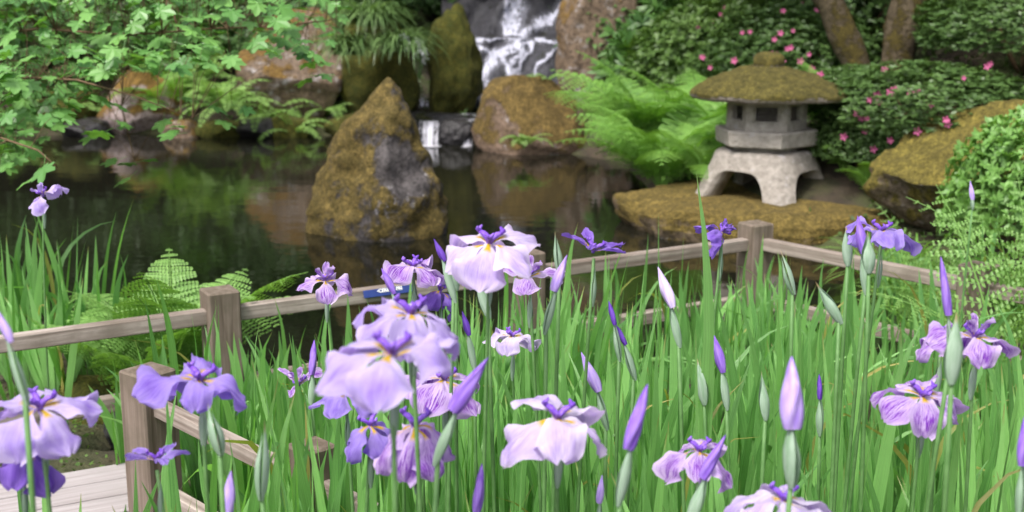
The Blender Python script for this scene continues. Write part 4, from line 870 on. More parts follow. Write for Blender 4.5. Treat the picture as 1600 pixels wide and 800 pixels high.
# one conspicuously tall blade before the corner post
p = PD(1112, 300, 2.9); root = empty('iris_leaf_fan', (p.x, p.y, SOIL)); tag(root, 'single very tall green blade rising past the corner fence post', 'iris leaves'); obj('leaf', BL[3], root, (0, 0, -0.02), (0, 0, 0.1), (1.15, 1, p.z + 0.02))

# ------------------------------------------------------------------ ferns
def frond_mesh(name, ln, wmax, npair, style, a0, a1, seed, mat):
    rr = random.Random(seed); Vq, Fq = [], []; n = 40; pts = []; x = z = 0.0
    for i in range(n + 1):
        s = i / n; a = a0 + (a1 - a0) * s ** 1.3
        pts.append((Vector((x, 0, z)), Vector((math.cos(a), 0, math.sin(a))), Vector((-math.sin(a), 0, math.cos(a)))))
        x += math.cos(a) * ln / n; z += math.sin(a) * ln / n
    def quad(p, d, nrm, l, w, droop=0.0):
        s = d.cross(nrm).normalized(); i = len(Vq); m_ = p + d * l * 0.45 + nrm * l * 0.05
        Vq.extend([p, m_ + s * w / 2, p + d * l - nrm * l * droop, m_ - s * w / 2]); Fq.append((i, i + 1, i + 2, i + 3))
    V1, F1 = tube([q[0] for q in pts[::4]], [0.0035 * (1 - 0.8 * k / (len(pts[::4]) - 1)) * (0.6 + ln) for k in range(len(pts[::4]))], 5)
    Vq.extend(V1); Fq.extend(F1)
    start = 0.16 if style != 'lacy' else 0.25
    for k in range(npair):
        s = start + (1 - start) * (k + 0.5) / npair; p, t, nr = pts[min(n, int(s * n))]; u = (s - start) / (1 - start)
        prof = math.sin(math.pi * (0.22 + 0.78 * u)) ** 0.9 if style != 'sword' else min(1, 0.55 + 1.6 * u) * (1 - u) ** 0.45
        if style == 'lacy': prof = (1 - u) ** 0.8 * min(1, 0.7 + u)
        l = wmax * max(0.05, prof) * rr.uniform(0.9, 1.08)
        for sg in (-1, 1):
            d = (Vector((0, sg, 0)) + t * rr.uniform(0.25, 0.45) - nr * rr.uniform(0.0, 0.2)).normalized()
            if style == 'sword': quad(p, d, nr, l, max(0.012, l * 0.20), 0.12); continue
            m_ = max(3, int(8 * (0.4 + l / wmax * 0.8))); side = t
            for q in range(m_):
                c = (q + 0.5) / m_; base = p + d * l * c - nr * l * 0.22 * c * c + t * (l * 0.10 * c * c if style == 'lacy' else 0)
                pl = l * 0.20 * (1 - 0.75 * c) + 0.004
                if style == 'lacy': pl = l * 0.13 * (1 - 0.5 * c) + 0.004
                for s2 in (-1, 1): quad(base, (side * s2 + d * 0.45).normalized(), nr, pl, l / m_ * (1.05 if style == 'lady' else 0.62), 0.1)
            quad(p + d * l * 0.9 - nr * l * 0.18, d, nr, l * 0.1, l * 0.04)
            i = len(Vq); w_ = t * 0.0012; e = p + d * l - nr * l * 0.22; mm = p + d * l * 0.5 - nr * l * 0.055; Vq.extend([p - w_, p + w_, mm + w_, mm - w_, e]); Fq.extend([(i, i + 1, i + 2, i + 3), (i + 3, i + 2, i + 4)])
    return mkmesh(name, Vq, Fq, mat, smooth=False)
M_FERN = leaf_mat('fern_green', (0.100, 0.245, 0.040), (0.240, 0.430, 0.090), 0.5, 0.35)
M_FERN_LT = leaf_mat('fern_pale_green', (0.17, 0.31, 0.075), (0.29, 0.46, 0.14), 0.5, 0.35)
M_FERN_NEAR = leaf_mat('fern_fresh_green', (0.13, 0.27, 0.06), (0.25, 0.43, 0.12), 0.5, 0.35)
def fern(label, loc, fronds, meshes, rr, smin=0.8, smax=1.1, lift=(-0.15, 0.25), sector=None, name='fern'):
    root = empty(name, loc); tag(root, label, 'fern')
    for k in range(fronds):
        a = (2 * math.pi * k / fronds + rr.uniform(-0.3, 0.3)) if sector is None else R(rr.uniform(*sector)); s = rr.uniform(smin, smax)
        o = obj('frond', meshes[rr.randrange(len(meshes))], root, (0, 0, 0), (0, 0, 0), (s, s, s))
        o.rotation_euler = (Matrix.Rotation(a, 3, 'Z') @ Matrix.Rotation(-rr.uniform(*lift), 3, 'Y') @ Matrix.Rotation(rr.uniform(-0.25, 0.25), 3, 'X')).to_euler()
    return root
rr = random.Random(4)
LADY = [frond_mesh('frond', 0.95, 0.20, 17, 'lady', R(74), R(2 - 14 * i), 50 + i, M_FERN) for i in range(3)]
SWORD = [frond_mesh('frond', 0.55, 0.10, 26, 'sword', R(50), R(-35 - 12 * i), 60 + i, M_FERN_LT) for i in range(3)]
NEARF = [frond_mesh('frond', 0.50, 0.115, 20, 'lady', R(74), R(12 - 16 * i), 70 + i, M_FERN_NEAR) for i in range(3)]
LACY = [frond_mesh('frond', 0.85, 0.20, 12, 'lacy', R(86), R(52 - 22 * i), 80 + i, M_FERN_NEAR) for i in range(3)]
def gp(px, y): x = (px - 800) / FPX * (y * math.cos(PITCH) + 1.2 * math.sin(PITCH)); return Vector((x, y, max(0.02, H(x, y)) - 0.01))
fern('tall feathery fern arching over the water beside the lantern', gp(1035, 9.9), 17, LADY, rr, 0.9, 1.2, (-0.35, 0.2))
fern('feathery fern crowding behind the lantern cap', gp(1095, 10.5), 13, LADY, rr, 1.1, 1.45, (-0.2, 0.25))
fern('feathery fern between the brown pillar and the lantern', gp(1015, 10.9), 15, LADY, rr, 1.15, 1.6, (-0.15, 0.3))
fern('low feathery fern in the shade behind the lantern legs', gp(1110, 9.5), 12, LADY, rr, 0.55, 0.75, (-0.3, 0.2))
fern('feathery fern behind the lantern chamber beside the azalea', gp(1285, 10.0), 12, LADY, rr, 0.6, 0.8, (-0.2, 0.3))
fern('small feathery fern filling the gap behind the lantern foot', gp(1318, 9.05), 10, LADY, rr, 0.4, 0.55, (-0.2, 0.3))
fern('small feathery fern under the low azalea beside the flat rock', gp(1365, 8.7), 9, LADY, rr, 0.35, 0.5, (-0.2, 0.3))
fern('pale green sword fern on the far bank between two boulders', PY(352, 176, 13.45), 34, SWORD, rr, 0.9, 1.3, (-0.35, 0.45))
fern('pale green sword fern half hidden under maple leaves', PY(310, 130, 14.0), 22, SWORD, rr, 0.9, 1.2, (-0.3, 0.4))
fern('small green fern clinging to the golden boulder', PY(818, 238, 12.25) + Vector((0, 0.02, 0.03)), 10, SWORD, rr, 0.55, 0.75, (-0.1, 0.4), (200, 340))
fern('small pale fern at the foot of the brown pillar', PY(852, 130, 13.0), 9, SWORD, rr, 0.4, 0.6, (-0.2, 0.3))
fern('green fern behind the fence beside the pond post', gp(262, 5.12), 10, NEARF, random.Random(8), 1.3, 1.7, (-0.1, 0.25))
fern('green fern growing between the fence rails and the sword leaves', gp(215, 4.98), 10, NEARF, random.Random(15), 1.1, 1.45, (-0.1, 0.2))
for px, y, nf, lab in [(1600, 4.8, 4, 'lacy upright fern in front of the rail past the fence post'), (1625, 5.1, 8, 'lacy fern with tall arching fronds past the fence post'), (1450, 5.75, 7, 'lacy fern on the bank behind the corner fence rails'), (1560, 5.75, 9, 'lacy fern rising behind the fern covered fence post'), (1490, 6.3, 7, 'lacy fern below the long sloping boulder')]:
    fern(lab, gp(px, y), nf, LACY, rr, *((1.0, 1.3) if y < 5.5 else (0.6, 0.9)), (-0.35, 0.15))

for px, y, nf, lab in [(30, 13.9, 16, 'sword fern at the water edge under the thickest maple leaves'), (120, 14.1, 16, 'sword fern behind the dark mossy bank rock'), (250, 14.1, 18, 'sword fern behind the pinkish bank rock'), (410, 13.9, 16, 'sword fern beside the large brown boulder'), (455, 13.5, 10, 'small sword fern in front of the large brown boulder'), (510, 14.0, 14, 'sword fern below the smaller grass clump')]:
    fern(lab, gp(px, y + 0.4) + Vector((0, 0, 0.02)), nf, SWORD if px != 250 else LADY, rr, 0.7, 1.2, (-0.35, 0.45))
# ------------------------------------------------------------------ shrubs
def leaf_faces(P, D, Nn, ln, wd, lift=0.06):
    S = np.cross(D, Nn); S /= np.linalg.norm(S, axis=1, keepdims=True) + 1e-9; n = len(P); ln = np.broadcast_to(ln, (n,))[:, None]; wd = np.broadcast_to(wd, (n,))[:, None]
    mid = P + D * ln * 0.5 + Nn * ln * lift; V = np.stack([P, mid + S * wd / 2, P + D * ln - Nn * ln * 0.08, mid - S * wd / 2], 1).reshape(-1, 3)
    return V, np.arange(n * 4).reshape(-1, 4)
def unit(v): return v / (np.linalg.norm(v, axis=-1, keepdims=True) + 1e-9)
def lumpy(d, seed):
    r = np.ones(len(d)); g = np.random.default_rng(seed)
    for _ in range(14):
        c = unit(g.normal(size=3)); r += g.uniform(-0.10, 0.16) * np.exp(-((1 - d @ c) / g.uniform(0.05, 0.25)))
    return r
def dome_mesh(name, clusters, per, ll, lw, mat, seed, shell=0.35, zmin=-0.25):
    g = np.random.default_rng(seed); d = unit(g.normal(size=(clusters * 2, 3))); d = d[d[:, 2] > zmin][:clusters]
    rad = lumpy(d, seed) * (1 - shell * g.random(len(d)) ** 1.6); C = d * rad[:, None] * 0.5
    ax = unit(d + 0.45 * g.normal(size=d.shape) + np.array([0, 0, 0.35])); k = len(C)
    C = np.repeat(C, per, 0); A = np.repeat(ax, per, 0); q = g.normal(size=A.shape); side = unit(q - (q * A).sum(1, keepdims=True) * A)
    up = g.uniform(0.1, 0.9, size=(len(A), 1)); D = unit(side + A * up); Nn = unit(A - (A * D).sum(1, keepdims=True) * D)
    V, F = leaf_faces(C, D, Nn, ll * g.uniform(0.7, 1.2, len(C)), lw * g.uniform(0.8, 1.2, len(C))); return npmesh(name, V, F, mat)
M_AZ = leaf_mat('azalea_leaf', (0.036, 0.080, 0.020), (0.105, 0.185, 0.052), 0.42, 0.2)
M_AZ2 = leaf_mat('azalea_leaf_lighter', (0.050, 0.110, 0.022), (0.120, 0.205, 0.048), 0.45, 0.25)
M_RHO = leaf_mat('rhododendron_leaf', (0.045, 0.12, 0.030), (0.12, 0.24, 0.055), 0.4, 0.25)
M_BOX = leaf_mat('pale_shrub_leaf', (0.11, 0.24, 0.05), (0.21, 0.39, 0.10), 0.45, 0.3)
M_EVG = leaf_mat('evergreen_leaf', (0.028, 0.066, 0.020), (0.082, 0.160, 0.042), 0.45, 0.2)
M_TREE = leaf_mat('tree_leaf', (0.030, 0.070, 0.018), (0.075, 0.150, 0.036), 0.45, 0.3)
M_BARK = rock_mat('mossy_bark', (0.06, 0.045, 0.028), (0.13, 0.10, 0.06), (0.085, 0.065, 0.014), (0.15, 0.115, 0.025), moss=0.55, up=0.2, scale=6, wet=0.9)
M_TWIG = plain_mat('brown_twig', (0.085, 0.055, 0.03), (0.13, 0.085, 0.045), 0.8)
AZ = [dome_mesh('crown', 2400, 6, 0.040, 0.015, M_AZ, 100 + i) for i in range(2)]
AZL = [dome_mesh('crown', 2400, 6, 0.042, 0.016, M_AZ2, 110 + i) for i in range(2)]
RHO = [dome_mesh('crown', 420, 8, 0.13, 0.038, M_RHO, 120 + i, 0.45) for i in range(2)]
BOXS = [dome_mesh('crown', 1500, 7, 0.050, 0.022, M_BOX, 130)]
EVG = [dome_mesh('crown', 1300, 6, 0.085, 0.030, M_EVG, 140 + i, 0.45) for i in range(3)]
def stems_mesh(seed):
    q = random.Random(seed); parts = []
    for _ in range(9):
        a = q.uniform(0, 6.28); r_ = q.uniform(0.15, 0.36); e = Vector((math.cos(a) * r_, math.sin(a) * r_, q.uniform(0.05, 0.33)))
        parts.append(tube([(0, 0, -0.42), Vector((e.x * 0.4, e.y * 0.4, -0.15)), e], [0.014, 0.010, 0.004], 5))
    V, F = join(parts); return mkmesh('stem', V, F, M_TWIG)
STEMS = [stems_mesh(i) for i in range(2)]
ELL = []
def shrub(name, label, x, y, sx, sy, sz, meshes, q, group=None, z=None, blossoms=False):
    zc = (H(x, y) if z is None else z) + 0.36 * sz; root = empty(name, (x, y, zc), 0.0); tag(root, label, 'shrub', group); a = q.uniform(0, 6.28)
    me = meshes[q.randrange(len(meshes))]
    obj('crown', me, root, (0, 0, 0), (0, 0, a), ((sx + sy) / 2, (sx + sy) / 2, sz)); obj('stem', STEMS[q.randrange(2)], root, (0, 0, 0), (0, 0, a), (sx * 0.8, sy * 0.8, sz))
    if blossoms: ELL.append((root, Vector((x, y, zc)), ((sx + sy) / 4, (sx + sy) / 4, sz / 2)))
    return root
q = random.Random(9)
for px, y, sx, sz, ms, lab in [
    (1450, 9.1, 1.6, 0.66, AZ, 'broad dark azalea with pink blossoms between the lantern and the long sloping boulder'),
    (1335, 9.5, 0.9, 0.55, AZ, 'low dark azalea tucked against the stone lantern'),
    (1350, 9.0, 0.75, 0.5, AZ, 'smallest low azalea beside the lantern feet'),
    (1395, 8.9, 0.6, 0.42, AZ, 'low azalea at the near end of the long sloping boulder'),
    (1590, 9.6, 1.6, 0.75, AZ, 'dense dark azalea mound above the long sloping boulder'),
    (1235, 11.2, 1.7, 1.0, AZ, 'dark azalea with many pink blossoms behind the lantern cap'),
    (1120, 12.0, 1.7, 1.35, AZL, 'lighter green azalea with scattered pink blossoms above the feathery ferns'),
    (1345, 11.9, 1.8, 1.2, AZ, 'dark azalea behind the two mossy trunks'),
    (1490, 11.6, 1.9, 1.2, AZ, 'dark azalea beyond the leaning trunks on the slope'),
    (1630, 12.0, 1.9, 1.5, AZL, 'bright green azalea at the far end of the slope'),
    (1230, 13.2, 1.9, 1.3, AZL, 'lighter azalea high on the slope over the lantern'),
]:
    x = (px - 800) / FPX * (y * 0.9756 + 0.25); shrub('azalea_shrub', lab, x, y, sx, sx * 0.95, sz, ms, q, 'azaleas on the slope', blossoms=True)
shrub('broadleaf_shrub', 'glossy broad leaved shrub beside the brown rock pillar', 1.42, 12.7, 1.25, 1.1, 1.25, RHO, q)
shrub('broadleaf_shrub', 'glossy broad leaved shrub higher up behind the brown rock pillar', 1.35, 14.0, 1.6, 1.4, 1.5, RHO, q)
shrub('pale_shrub', 'pale green small leaved shrub in front of the long sloping boulder', 2.92, 7.1, 0.95, 0.9, 1.12, BOXS, q)
shrub('pale_shrub', 'pale green small leaved shrub beyond the lacy ferns', 3.0, 6.4, 0.7, 0.7, 0.5, BOXS, q)
k = 0
for row, (y, n, x0, x1, s) in enumerate([(15.4, 7, -6.6, -2.0, 1.3), (16.2, 7, -7.5, -1.2, 1.7), (15.0, 6, 1.6, 7.5, 1.6), (17.6, 9, -8, 8, 2.3), (19.5, 9, -10, 10, 3.0), (12.6, 3, 5.0, 8.5, 1.8), (10.5, 3, 5.0, 8.0, 1.7)]):
    for i in range(n):
        x = x0 + (x1 - x0) * (i + 0.5) / n + q.uniform(-0.25, 0.25); yy = y + q.uniform(-0.3, 0.3); ss = s * q.uniform(0.85, 1.15)
        if abs(x - 0.1) < 1.4 and yy < 18.6: continue
        shrub('evergreen_shrub', ('dark small leaved evergreen shrub' if (row + i) % 4 else 'glossy large leaved evergreen shrub') + ['  under the maple branches on the far bank', ' higher behind the maple branches', ' beyond the azaleas uphill from the lantern', ' along the upper slope below the woodland trees', ' on the top of the wooded slope', ' behind the far azaleas', ' past the end of the azalea slope'][row].replace('  ', ' '), x, yy, ss, ss, ss * q.uniform(0.8, 1.0), EVG if (row + i) % 4 else RHO, q, 'evergreen shrubs on the wooded slope')
shrub('evergreen_shrub', 'dark evergreen shrub overhanging the waterfall top', -0.75, 17.6, 1.2, 1.2, 1.1, EVG, q)
# blossoms sit on the outer leaves of the azalea they belong to
parts = []
for k in range(5):
    a = 2 * math.pi * k / 5; d = Vector((math.cos(a), math.sin(a), 0)); s = Vector((-d.y, d.x, 0)); Z = Vector((0, 0, 1))
    parts.append(([Vector((0, 0, -0.012)), d * 0.018 + s * 0.012 + Z * 0.004, d * 0.034 + s * 0.008 + Z * 0.006, d * 0.037 + Z * 0.002, d * 0.034 - s * 0.008 + Z * 0.006, d * 0.018 - s * 0.012 + Z * 0.004], [(0, 1, 2, 3), (0, 3, 4, 5)]))
V, F = join(parts); M_PINK = plain_mat('azalea_pink', (0.52, 0.09, 0.25), (0.62, 0.19, 0.36), 0.6, 0.3, 0.2, 30); ME_BLOS = mkmesh('blossom', V, F, M_PINK, smooth=False)
BLS = [(1095, 88), (1130, 10), (1127, 22), (1158, 50), (1208, 83), (1222, 95), (1250, 97), (1262, 84), (1228, 75), (1225, 18), (1275, 15), (1256, 4), (1322, 93), (1380, 110), (1395, 142), (1424, 143), (1346, 183), (1350, 205), (1392, 217), (1506, 121), (1478, 193), (1240, 50), (1221, 53), (1268, 113), (1280, 118), (1307, 128), (1148, 95), (1173, 50), (1373, 160), (1114, 32), (1110, 105), (1270, 108), (1361, 156), (1548, 98), (1210, 60), (1216, 92), (1340, 178), (1365, 232), (1430, 205), (1090, 44), (1320, 215), (1455, 165)]
for (px, py) in BLS:
    o_, r_ = Vector((0, 0, CAM_H)), ray(px, py).normalized(); best = None
    for root, c, e in ELL:
        oo = Vector(((o_.x - c.x) / e[0], (o_.y - c.y) / e[1], (o_.z - c.z) / e[2])); dd = Vector((r_.x / e[0], r_.y / e[1], r_.z / e[2]))
        A_, B_, C_ = dd.dot(dd), 2 * oo.dot(dd), oo.dot(oo) - 1.02; disc = B_ * B_ - 4 * A_ * C_
        if disc < 0: continue
        t = (-B_ - math.sqrt(disc)) / (2 * A_)
        if best is None or t < best[0]: best = (t, root, c)
    if best is None: continue
    hit = o_ + r_ * best[0]
    for j in range(q.choice([1, 1, 1, 2])):
        h2 = hit + Vector((q.uniform(-0.035, 0.035), -0.03, q.uniform(-0.03, 0.035))) * (1 if j else 0.3); nrm = (h2 - best[2]).normalized() + Vector((0, -0.9, 0.2))
        s = q.uniform(0.5, 0.85); obj('blossom', ME_BLOS, best[1], h2 - best[2], nrm.to_track_quat('Z', 'Y').to_euler(), (s, s, s))

# ------------------------------------------------------------------ trees
def tree_crown(name, rx, ry, rz, clusters, per, ll, mat, seed):
    g = np.random.default_rng(seed); bl = g.normal(size=(26, 3)) * np.array([rx, ry, rz]) * 0.48; wt = g.integers(0, 26, clusters)
    C = bl[wt] + g.normal(size=(clusters, 3)) * np.array([rx, ry, rz]) * 0.17; C = np.repeat(C, per, 0) + g.normal(size=(clusters * per, 3)) * ll * 0.8
    D = unit(g.normal(size=C.shape) * np.array([1, 1, 0.45])); q_ = g.normal(size=C.shape) * 0.5 + np.array([0, 0, 1.0]); Nn = unit(q_ - (q_ * D).sum(1, keepdims=True) * D)
    V, F = leaf_faces(C, D, Nn, ll * g.uniform(0.7, 1.2, len(C)), ll * 0.55); return npmesh(name, V, F, mat)
CROWN = [tree_crown('crown', 1.5, 1.5, 1.0, 1500, 6, 0.10, M_TREE, 200 + i) for i in range(2)]
CROWN_E = [tree_crown('crown', 1.6, 1.6, 2.6, 2600, 6, 0.13, M_EVG, 210 + i) for i in range(2)]
def bumpy_tube(pts, radii, seg=18):
    P2, R2 = [], []
    for i in range(len(pts) - 1):
        for t in np.linspace(0, 1, 7, endpoint=False): P2.append(pts[i].lerp(pts[i + 1], t)); R2.append(radii[i] + (radii[i + 1] - radii[i]) * t)
    P2.append(pts[-1]); R2.append(radii[-1]); V, F = tube(P2, R2, seg); out = []
    for i, v in enumerate(V):
        c = P2[min(i // seg, len(P2) - 1)]; d = (v - c); out.append(c + d * (1 + 0.22 * fbm(v, 4, 3)))
    return out, F
for lab, pts, rad, top in [('leaning mossy tree trunk beside the lantern with crown overhead', [(1356, 175), (1345, 130), (1328, 80), (1310, 35), (1285, -15), (1262, -90)], [0.14, 0.125, 0.115, 0.115, 0.12, 0.12], (-0.6, 0.0, 3.2)),
                           ('thicker upright mossy tree trunk among the azaleas', [(1392, 170), (1396, 130), (1402, 85), (1412, 40), (1428, -10), (1440, -90)], [0.16, 0.13, 0.125, 0.14, 0.16, 0.15], (0.6, 0.3, 3.4))]:
    W = [PY(px, py, 10.35 + 0.03 * i) for i, (px, py) in enumerate(pts)]; b0 = W[0].copy(); b0.z = min(b0.z, H(b0.x, b0.y)) - 0.05
    root = empty('garden_tree', b0); tag(root, lab, 'tree', 'mossy garden trees'); W[0] = b0
    W.append(W[-1] + Vector((top[0] * 0.5, 0.1, 1.0))); W.append(W[-1] + Vector((top[0] * 0.5, 0.1, 1.2))); rad = rad + [0.10, 0.06]
    V, F = bumpy_tube([w - b0 for w in W], rad); obj('trunk', mkmesh('trunk', V, F, M_BARK), root)
    parts = [tube([W[-2] - b0, W[-2] - b0 + Vector((math.cos(a) * 0.6, math.sin(a) * 0.6, 0.7)), W[-2] - b0 + Vector((math.cos(a) * 1.4, math.sin(a) * 1.4, 1.1))], [0.05, 0.035, 0.012], 7) for a in (0.3, 1.6, 2.9, 4.2, 5.4)]
    V, F = join(parts); obj('limb', mkmesh('limb', V, F, M_BARK), root); obj('crown', CROWN[q.randrange(2)], root, W[-1] - b0 + Vector((0, 0.2, 0.3)), (0, 0, q.uniform(0, 6)))
for i, (x, y, s) in enumerate([(-9.5, 15.5, 1.1), (-7.2, 17.0, 1.3), (-4.8, 17.4, 1.2), (-2.4, 18.0, 1.4), (0.4, 19.0, 1.4), (2.8, 17.8, 1.3), (5.4, 16.8, 1.2), (8.2, 15.0, 1.2), (8.5, 11.5, 1.0), (-10, 12.0, 1.1), (-3.6, 20.0, 1.6), (3.8, 20.5, 1.6)]):
    root = empty('woodland_tree', (x, y, H(x, y) - 0.1)); tag(root, 'dark woodland tree on the slope behind the pond', 'tree', 'woodland trees on the slope'); hh = 3.0 * s
    V, F = bumpy_tube([Vector((0, 0, 0)), Vector((0.1, 0, hh * 0.5)), Vector((0.0, 0.1, hh)), Vector((0.1, 0, hh * 1.9))], [0.2, 0.16, 0.13, 0.04], 12); obj('trunk', mkmesh('trunk', V, F, M_BARK), root); obj('crown', CROWN_E[i % 2], root, (0, 0, hh), (0, 0, i * 1.3), (s, s, s))

# ------------------------------------------------------------------ vine maple hanging over the pond
M_MAPLE = leaf_mat('maple_leaf', (0.060, 0.185, 0.045), (0.190, 0.380, 0.095), 0.36, 0.3, island=False, spec=0.5, patch=0.9)
def maple_leaf(seed):
    q_ = random.Random(seed); lobes = [(-140, 0.34), (-95, 0.62), (-52, 0.84), (0, 1.0), (52, 0.84), (95, 0.62), (140, 0.34)]; pts = [(-180, 0.10)]
    for i, (a, r_) in enumerate(lobes):
        r_ *= q_.uniform(0.92, 1.06); pts += [(a - 13, r_ * 0.84), (a, r_), (a + 13, r_ * 0.84)]
        if i < 6: pts.append(((a + lobes[i + 1][0]) / 2, min(r_, lobes[i + 1][1]) * 0.64 + 0.05))
    V = [Vector((0, 0, 0))]; k = q_.uniform(0.10, 0.30); f = q_.uniform(0.02, 0.14)
    for a, r_ in pts: x, y = math.cos(R(a)) * r_, math.sin(R(a)) * r_; V.append(Vector((x * 0.55, y * 0.55, -k * r_ * r_ * 0.5 + f * abs(y) * 0.5 + 0.02 * math.sin(a))))
    n = len(pts); F = [(0, 1 + i, 1 + (i + 1) % n) for i in range(n)]
    V2, F2 = tube([(0, 0, 0), (-0.22, 0, 0.04), (-0.45, 0, 0.10)], [0.006, 0.007, 0.008], 4); o_ = len(V); return mkmesh('leaf', V + V2, F + [tuple(i + o_ for i in f_) for f_ in F2], M_MAPLE, smooth=False)
ML = [maple_leaf(i) for i in range(8)]
q = random.Random(21)
mt = Vector((-4.4, 7.2, 0.0)); mt.z = max(0, H(mt.x, mt.y)) - 0.05
maple = empty('vine_maple', mt); tag(maple, 'vine maple spreading layered pale green leaves over the pond', 'tree')
V, F = bumpy_tube([Vector((0, 0, 0)), Vector((0.15, -0.1, 0.8)), Vector((0.35, -0.3, 1.6)), Vector((0.6, -0.5, 2.4))], [0.11, 0.09, 0.07, 0.04], 12); obj('trunk', mkmesh('trunk', V, F, M_BARK), maple)
branches = [[(-60, 60, 6.6), (60, 45, 6.2), (200, 55, 6.0), (330, 45, 6.2), (450, 40, 6.5), (525, 30, 6.7)], [(-80, 130, 6.4), (20, 120, 5.9), (120, 125, 5.6), (210, 150, 5.5), (300, 185, 5.6)], [(-80, -40, 6.8), (80, -10, 6.6), (260, 0, 6.6), (420, -20, 6.8), (520, -30, 7.0)],
            [(-70, 200, 5.9), (0, 215, 5.5), (60, 235, 5.3), (90, 262, 5.3)], [(-60, 160, 6.8), (100, 150, 6.8), (190, 165, 6.9), (210, 250, 6.4)]]
parts = []; nodes = []
for br in branches:
    W = [PD(*b_) - mt for b_ in br]; parts.append(tube([Vector((0.35, -0.3, 1.6))] + W, [0.02] + [0.007 * (1 - 0.8 * i / len(W)) for i in range(len(W))], 6)); 
    for a, c in zip(W[:-1], W[1:]):
        for t in np.linspace(0, 1, 6): nodes.append(a.lerp(c, t))
def ymax(x): return float(np.interp(x, [-40, 0, 60, 100, 150, 200, 260, 300, 340, 400, 440, 480, 500, 530], [290, 270, 235, 190, 125, 112, 112, 112, 100, 84, 78, 95, 85, 45]))
spots = []
while len(spots) < 1000:
    x = q.uniform(-40, 535); y = q.uniform(-70, 300); ym = ymax(x)
    if y > ym: continue
    if x > 350 and q.random() < 0.35: continue
    spots.append((x, y, q.uniform(5.4, 7.0) if y > 70 else q.uniform(5.8, 7.4)))
spots += [(q.uniform(60, 330), q.uniform(140, 215), q.uniform(5.4, 6.6)) for _ in range(13)] + [(205, 255, 6.4), (232, 250, 6.4), (198, 280, 6.4), (68, 262, 5.0), (45, 282, 5.2), (178, 252, 6.4), (380, 170, 6.2), (330, 165, 6.2), (230, 165, 6.0), (255, 190, 6.2), (350, 190, 6.2)]
spots += [(q.uniform(460, 515), q.uniform(60, 125), q.uniform(6.3, 6.9)) for _ in range(10)]
big = sorted(range(len(spots)), key=lambda i: spots[i][1] < -25); stuffV, stuffF = [], []; n_leaf = 0
for i in big:
    x, y, d = spots[i]; Pn = PD(x, y, d) - mt; near = min(nodes, key=lambda a: (a - Pn).length_squared); size = q.uniform(0.10, 0.17)
    az = math.atan2(Pn.y - near.y, Pn.x - near.x) + q.uniform(-0.9, 0.9); e = Matrix.Rotation(az, 3, 'Z') @ Matrix.Rotation(q.uniform(-0.05, 0.45), 3, 'Y') @ Matrix.Rotation(q.uniform(-0.5, 0.5), 3, 'X') @ Matrix.Rotation(0, 3, 'Z')
    e = Matrix.Rotation(q.uniform(0.0, 0.5), 3, 'X') @ e; pet = Pn + e @ Vector((-0.45 * size, 0, 0.10 * size))
    if n_leaf < 300: obj('leaf', ML[q.randrange(8)], maple, Pn, e.to_euler(), (size,) * 3); n_leaf += 1
    else:
        me = ML[q.randrange(8)]; o_ = len(stuffV); stuffV += [Pn + e @ (v.co * size) for v in me.vertices]; stuffF += [tuple(k + o_ for k in p.vertices) for p in me.polygons]
    md = pet.lerp(near, 0.5) + Vector((q.uniform(-.03, .03), 0, q.uniform(0, .04))); parts.append(tube([pet, md, near], [0.0009, 0.0013, 0.002], 4, False))
V, F = join(parts); obj('branch', mkmesh('branch', V, F, M_TWIG), maple)
if stuffV: tag(obj('leaves', mkmesh('leaves', stuffV, stuffF, leaf_mat('maple_leaf_mass', (0.060, 0.185, 0.045), (0.190, 0.380, 0.095), 0.36, 0.3, spec=0.5, patch=0.9), smooth=False), maple), kind='stuff')

# ------------------------------------------------------------------ sedge clump, white flowers, ground cover
def grass_clump(label, base, n, ln, wd, mat, seed, arch=1.0):
    q_ = random.Random(seed); V, F = [], []
    for _ in range(n):
        a = q_.uniform(0, 6.28); l = ln * q_.uniform(0.6, 1.1); el = R(q_.uniform(40, 88)); en_ = R(q_.uniform(-85, -35)) * arch; d = Vector((math.cos(a), math.sin(a), 0)); s = Vector((-d.y, d.x, 0)); p = Vector((q_.uniform(-.14, .14), q_.uniform(-.12, .12), 0)); o_ = len(V)
        for i in range(7):
            t = i / 6; w = wd * (1 - t ** 2.5) * 0.5 + 0.0004; V += [p - s * w, p + s * w]; e = el + (en_ - el) * t ** 0.8; p = p + (d * math.cos(e) + Vector((0, 0, 1)) * math.sin(e)) * l / 6
        for i in range(6): k_ = o_ + i * 2; F.append((k_, k_ + 1, k_ + 3, k_ + 2))
    root = empty('sedge_clump', base); tag(root, label, 'grass clump'); tag(obj('blades', mkmesh('blades', V, F, mat), root), kind='stuff'); return root
M_SEDGE = leaf_mat('sedge_blade', (0.055, 0.120, 0.032), (0.190, 0.290, 0.110), 0.35, 0.25)
boulder('mound_stone', PY(588, 170, 13.9) + Vector((0, 0.45, -0.15)), (0.95, 0.8, 1.25), M_ROCK_GREEN, 'dark mossy stone mostly hidden beneath the arching grass clump', 61, cuts=8, taper=0.3)
for px, py, y, n, lab in [(580, 40, 13.45, 520, 'large clump of arching dark green grass between boulder and mossy stone'), (625, 80, 13.3, 340, 'lower clump of arching grass blades hanging beside the mossy stone'), (545, 85, 13.35, 320, 'smaller grass clump hanging above the low mossy stone'), (600, -10, 14.0, 340, 'grass clump on top of the bank over the larger one')]:
    grass_clump(lab, PY(px, py, y), n, 0.62, 0.017, M_SEDGE, px)
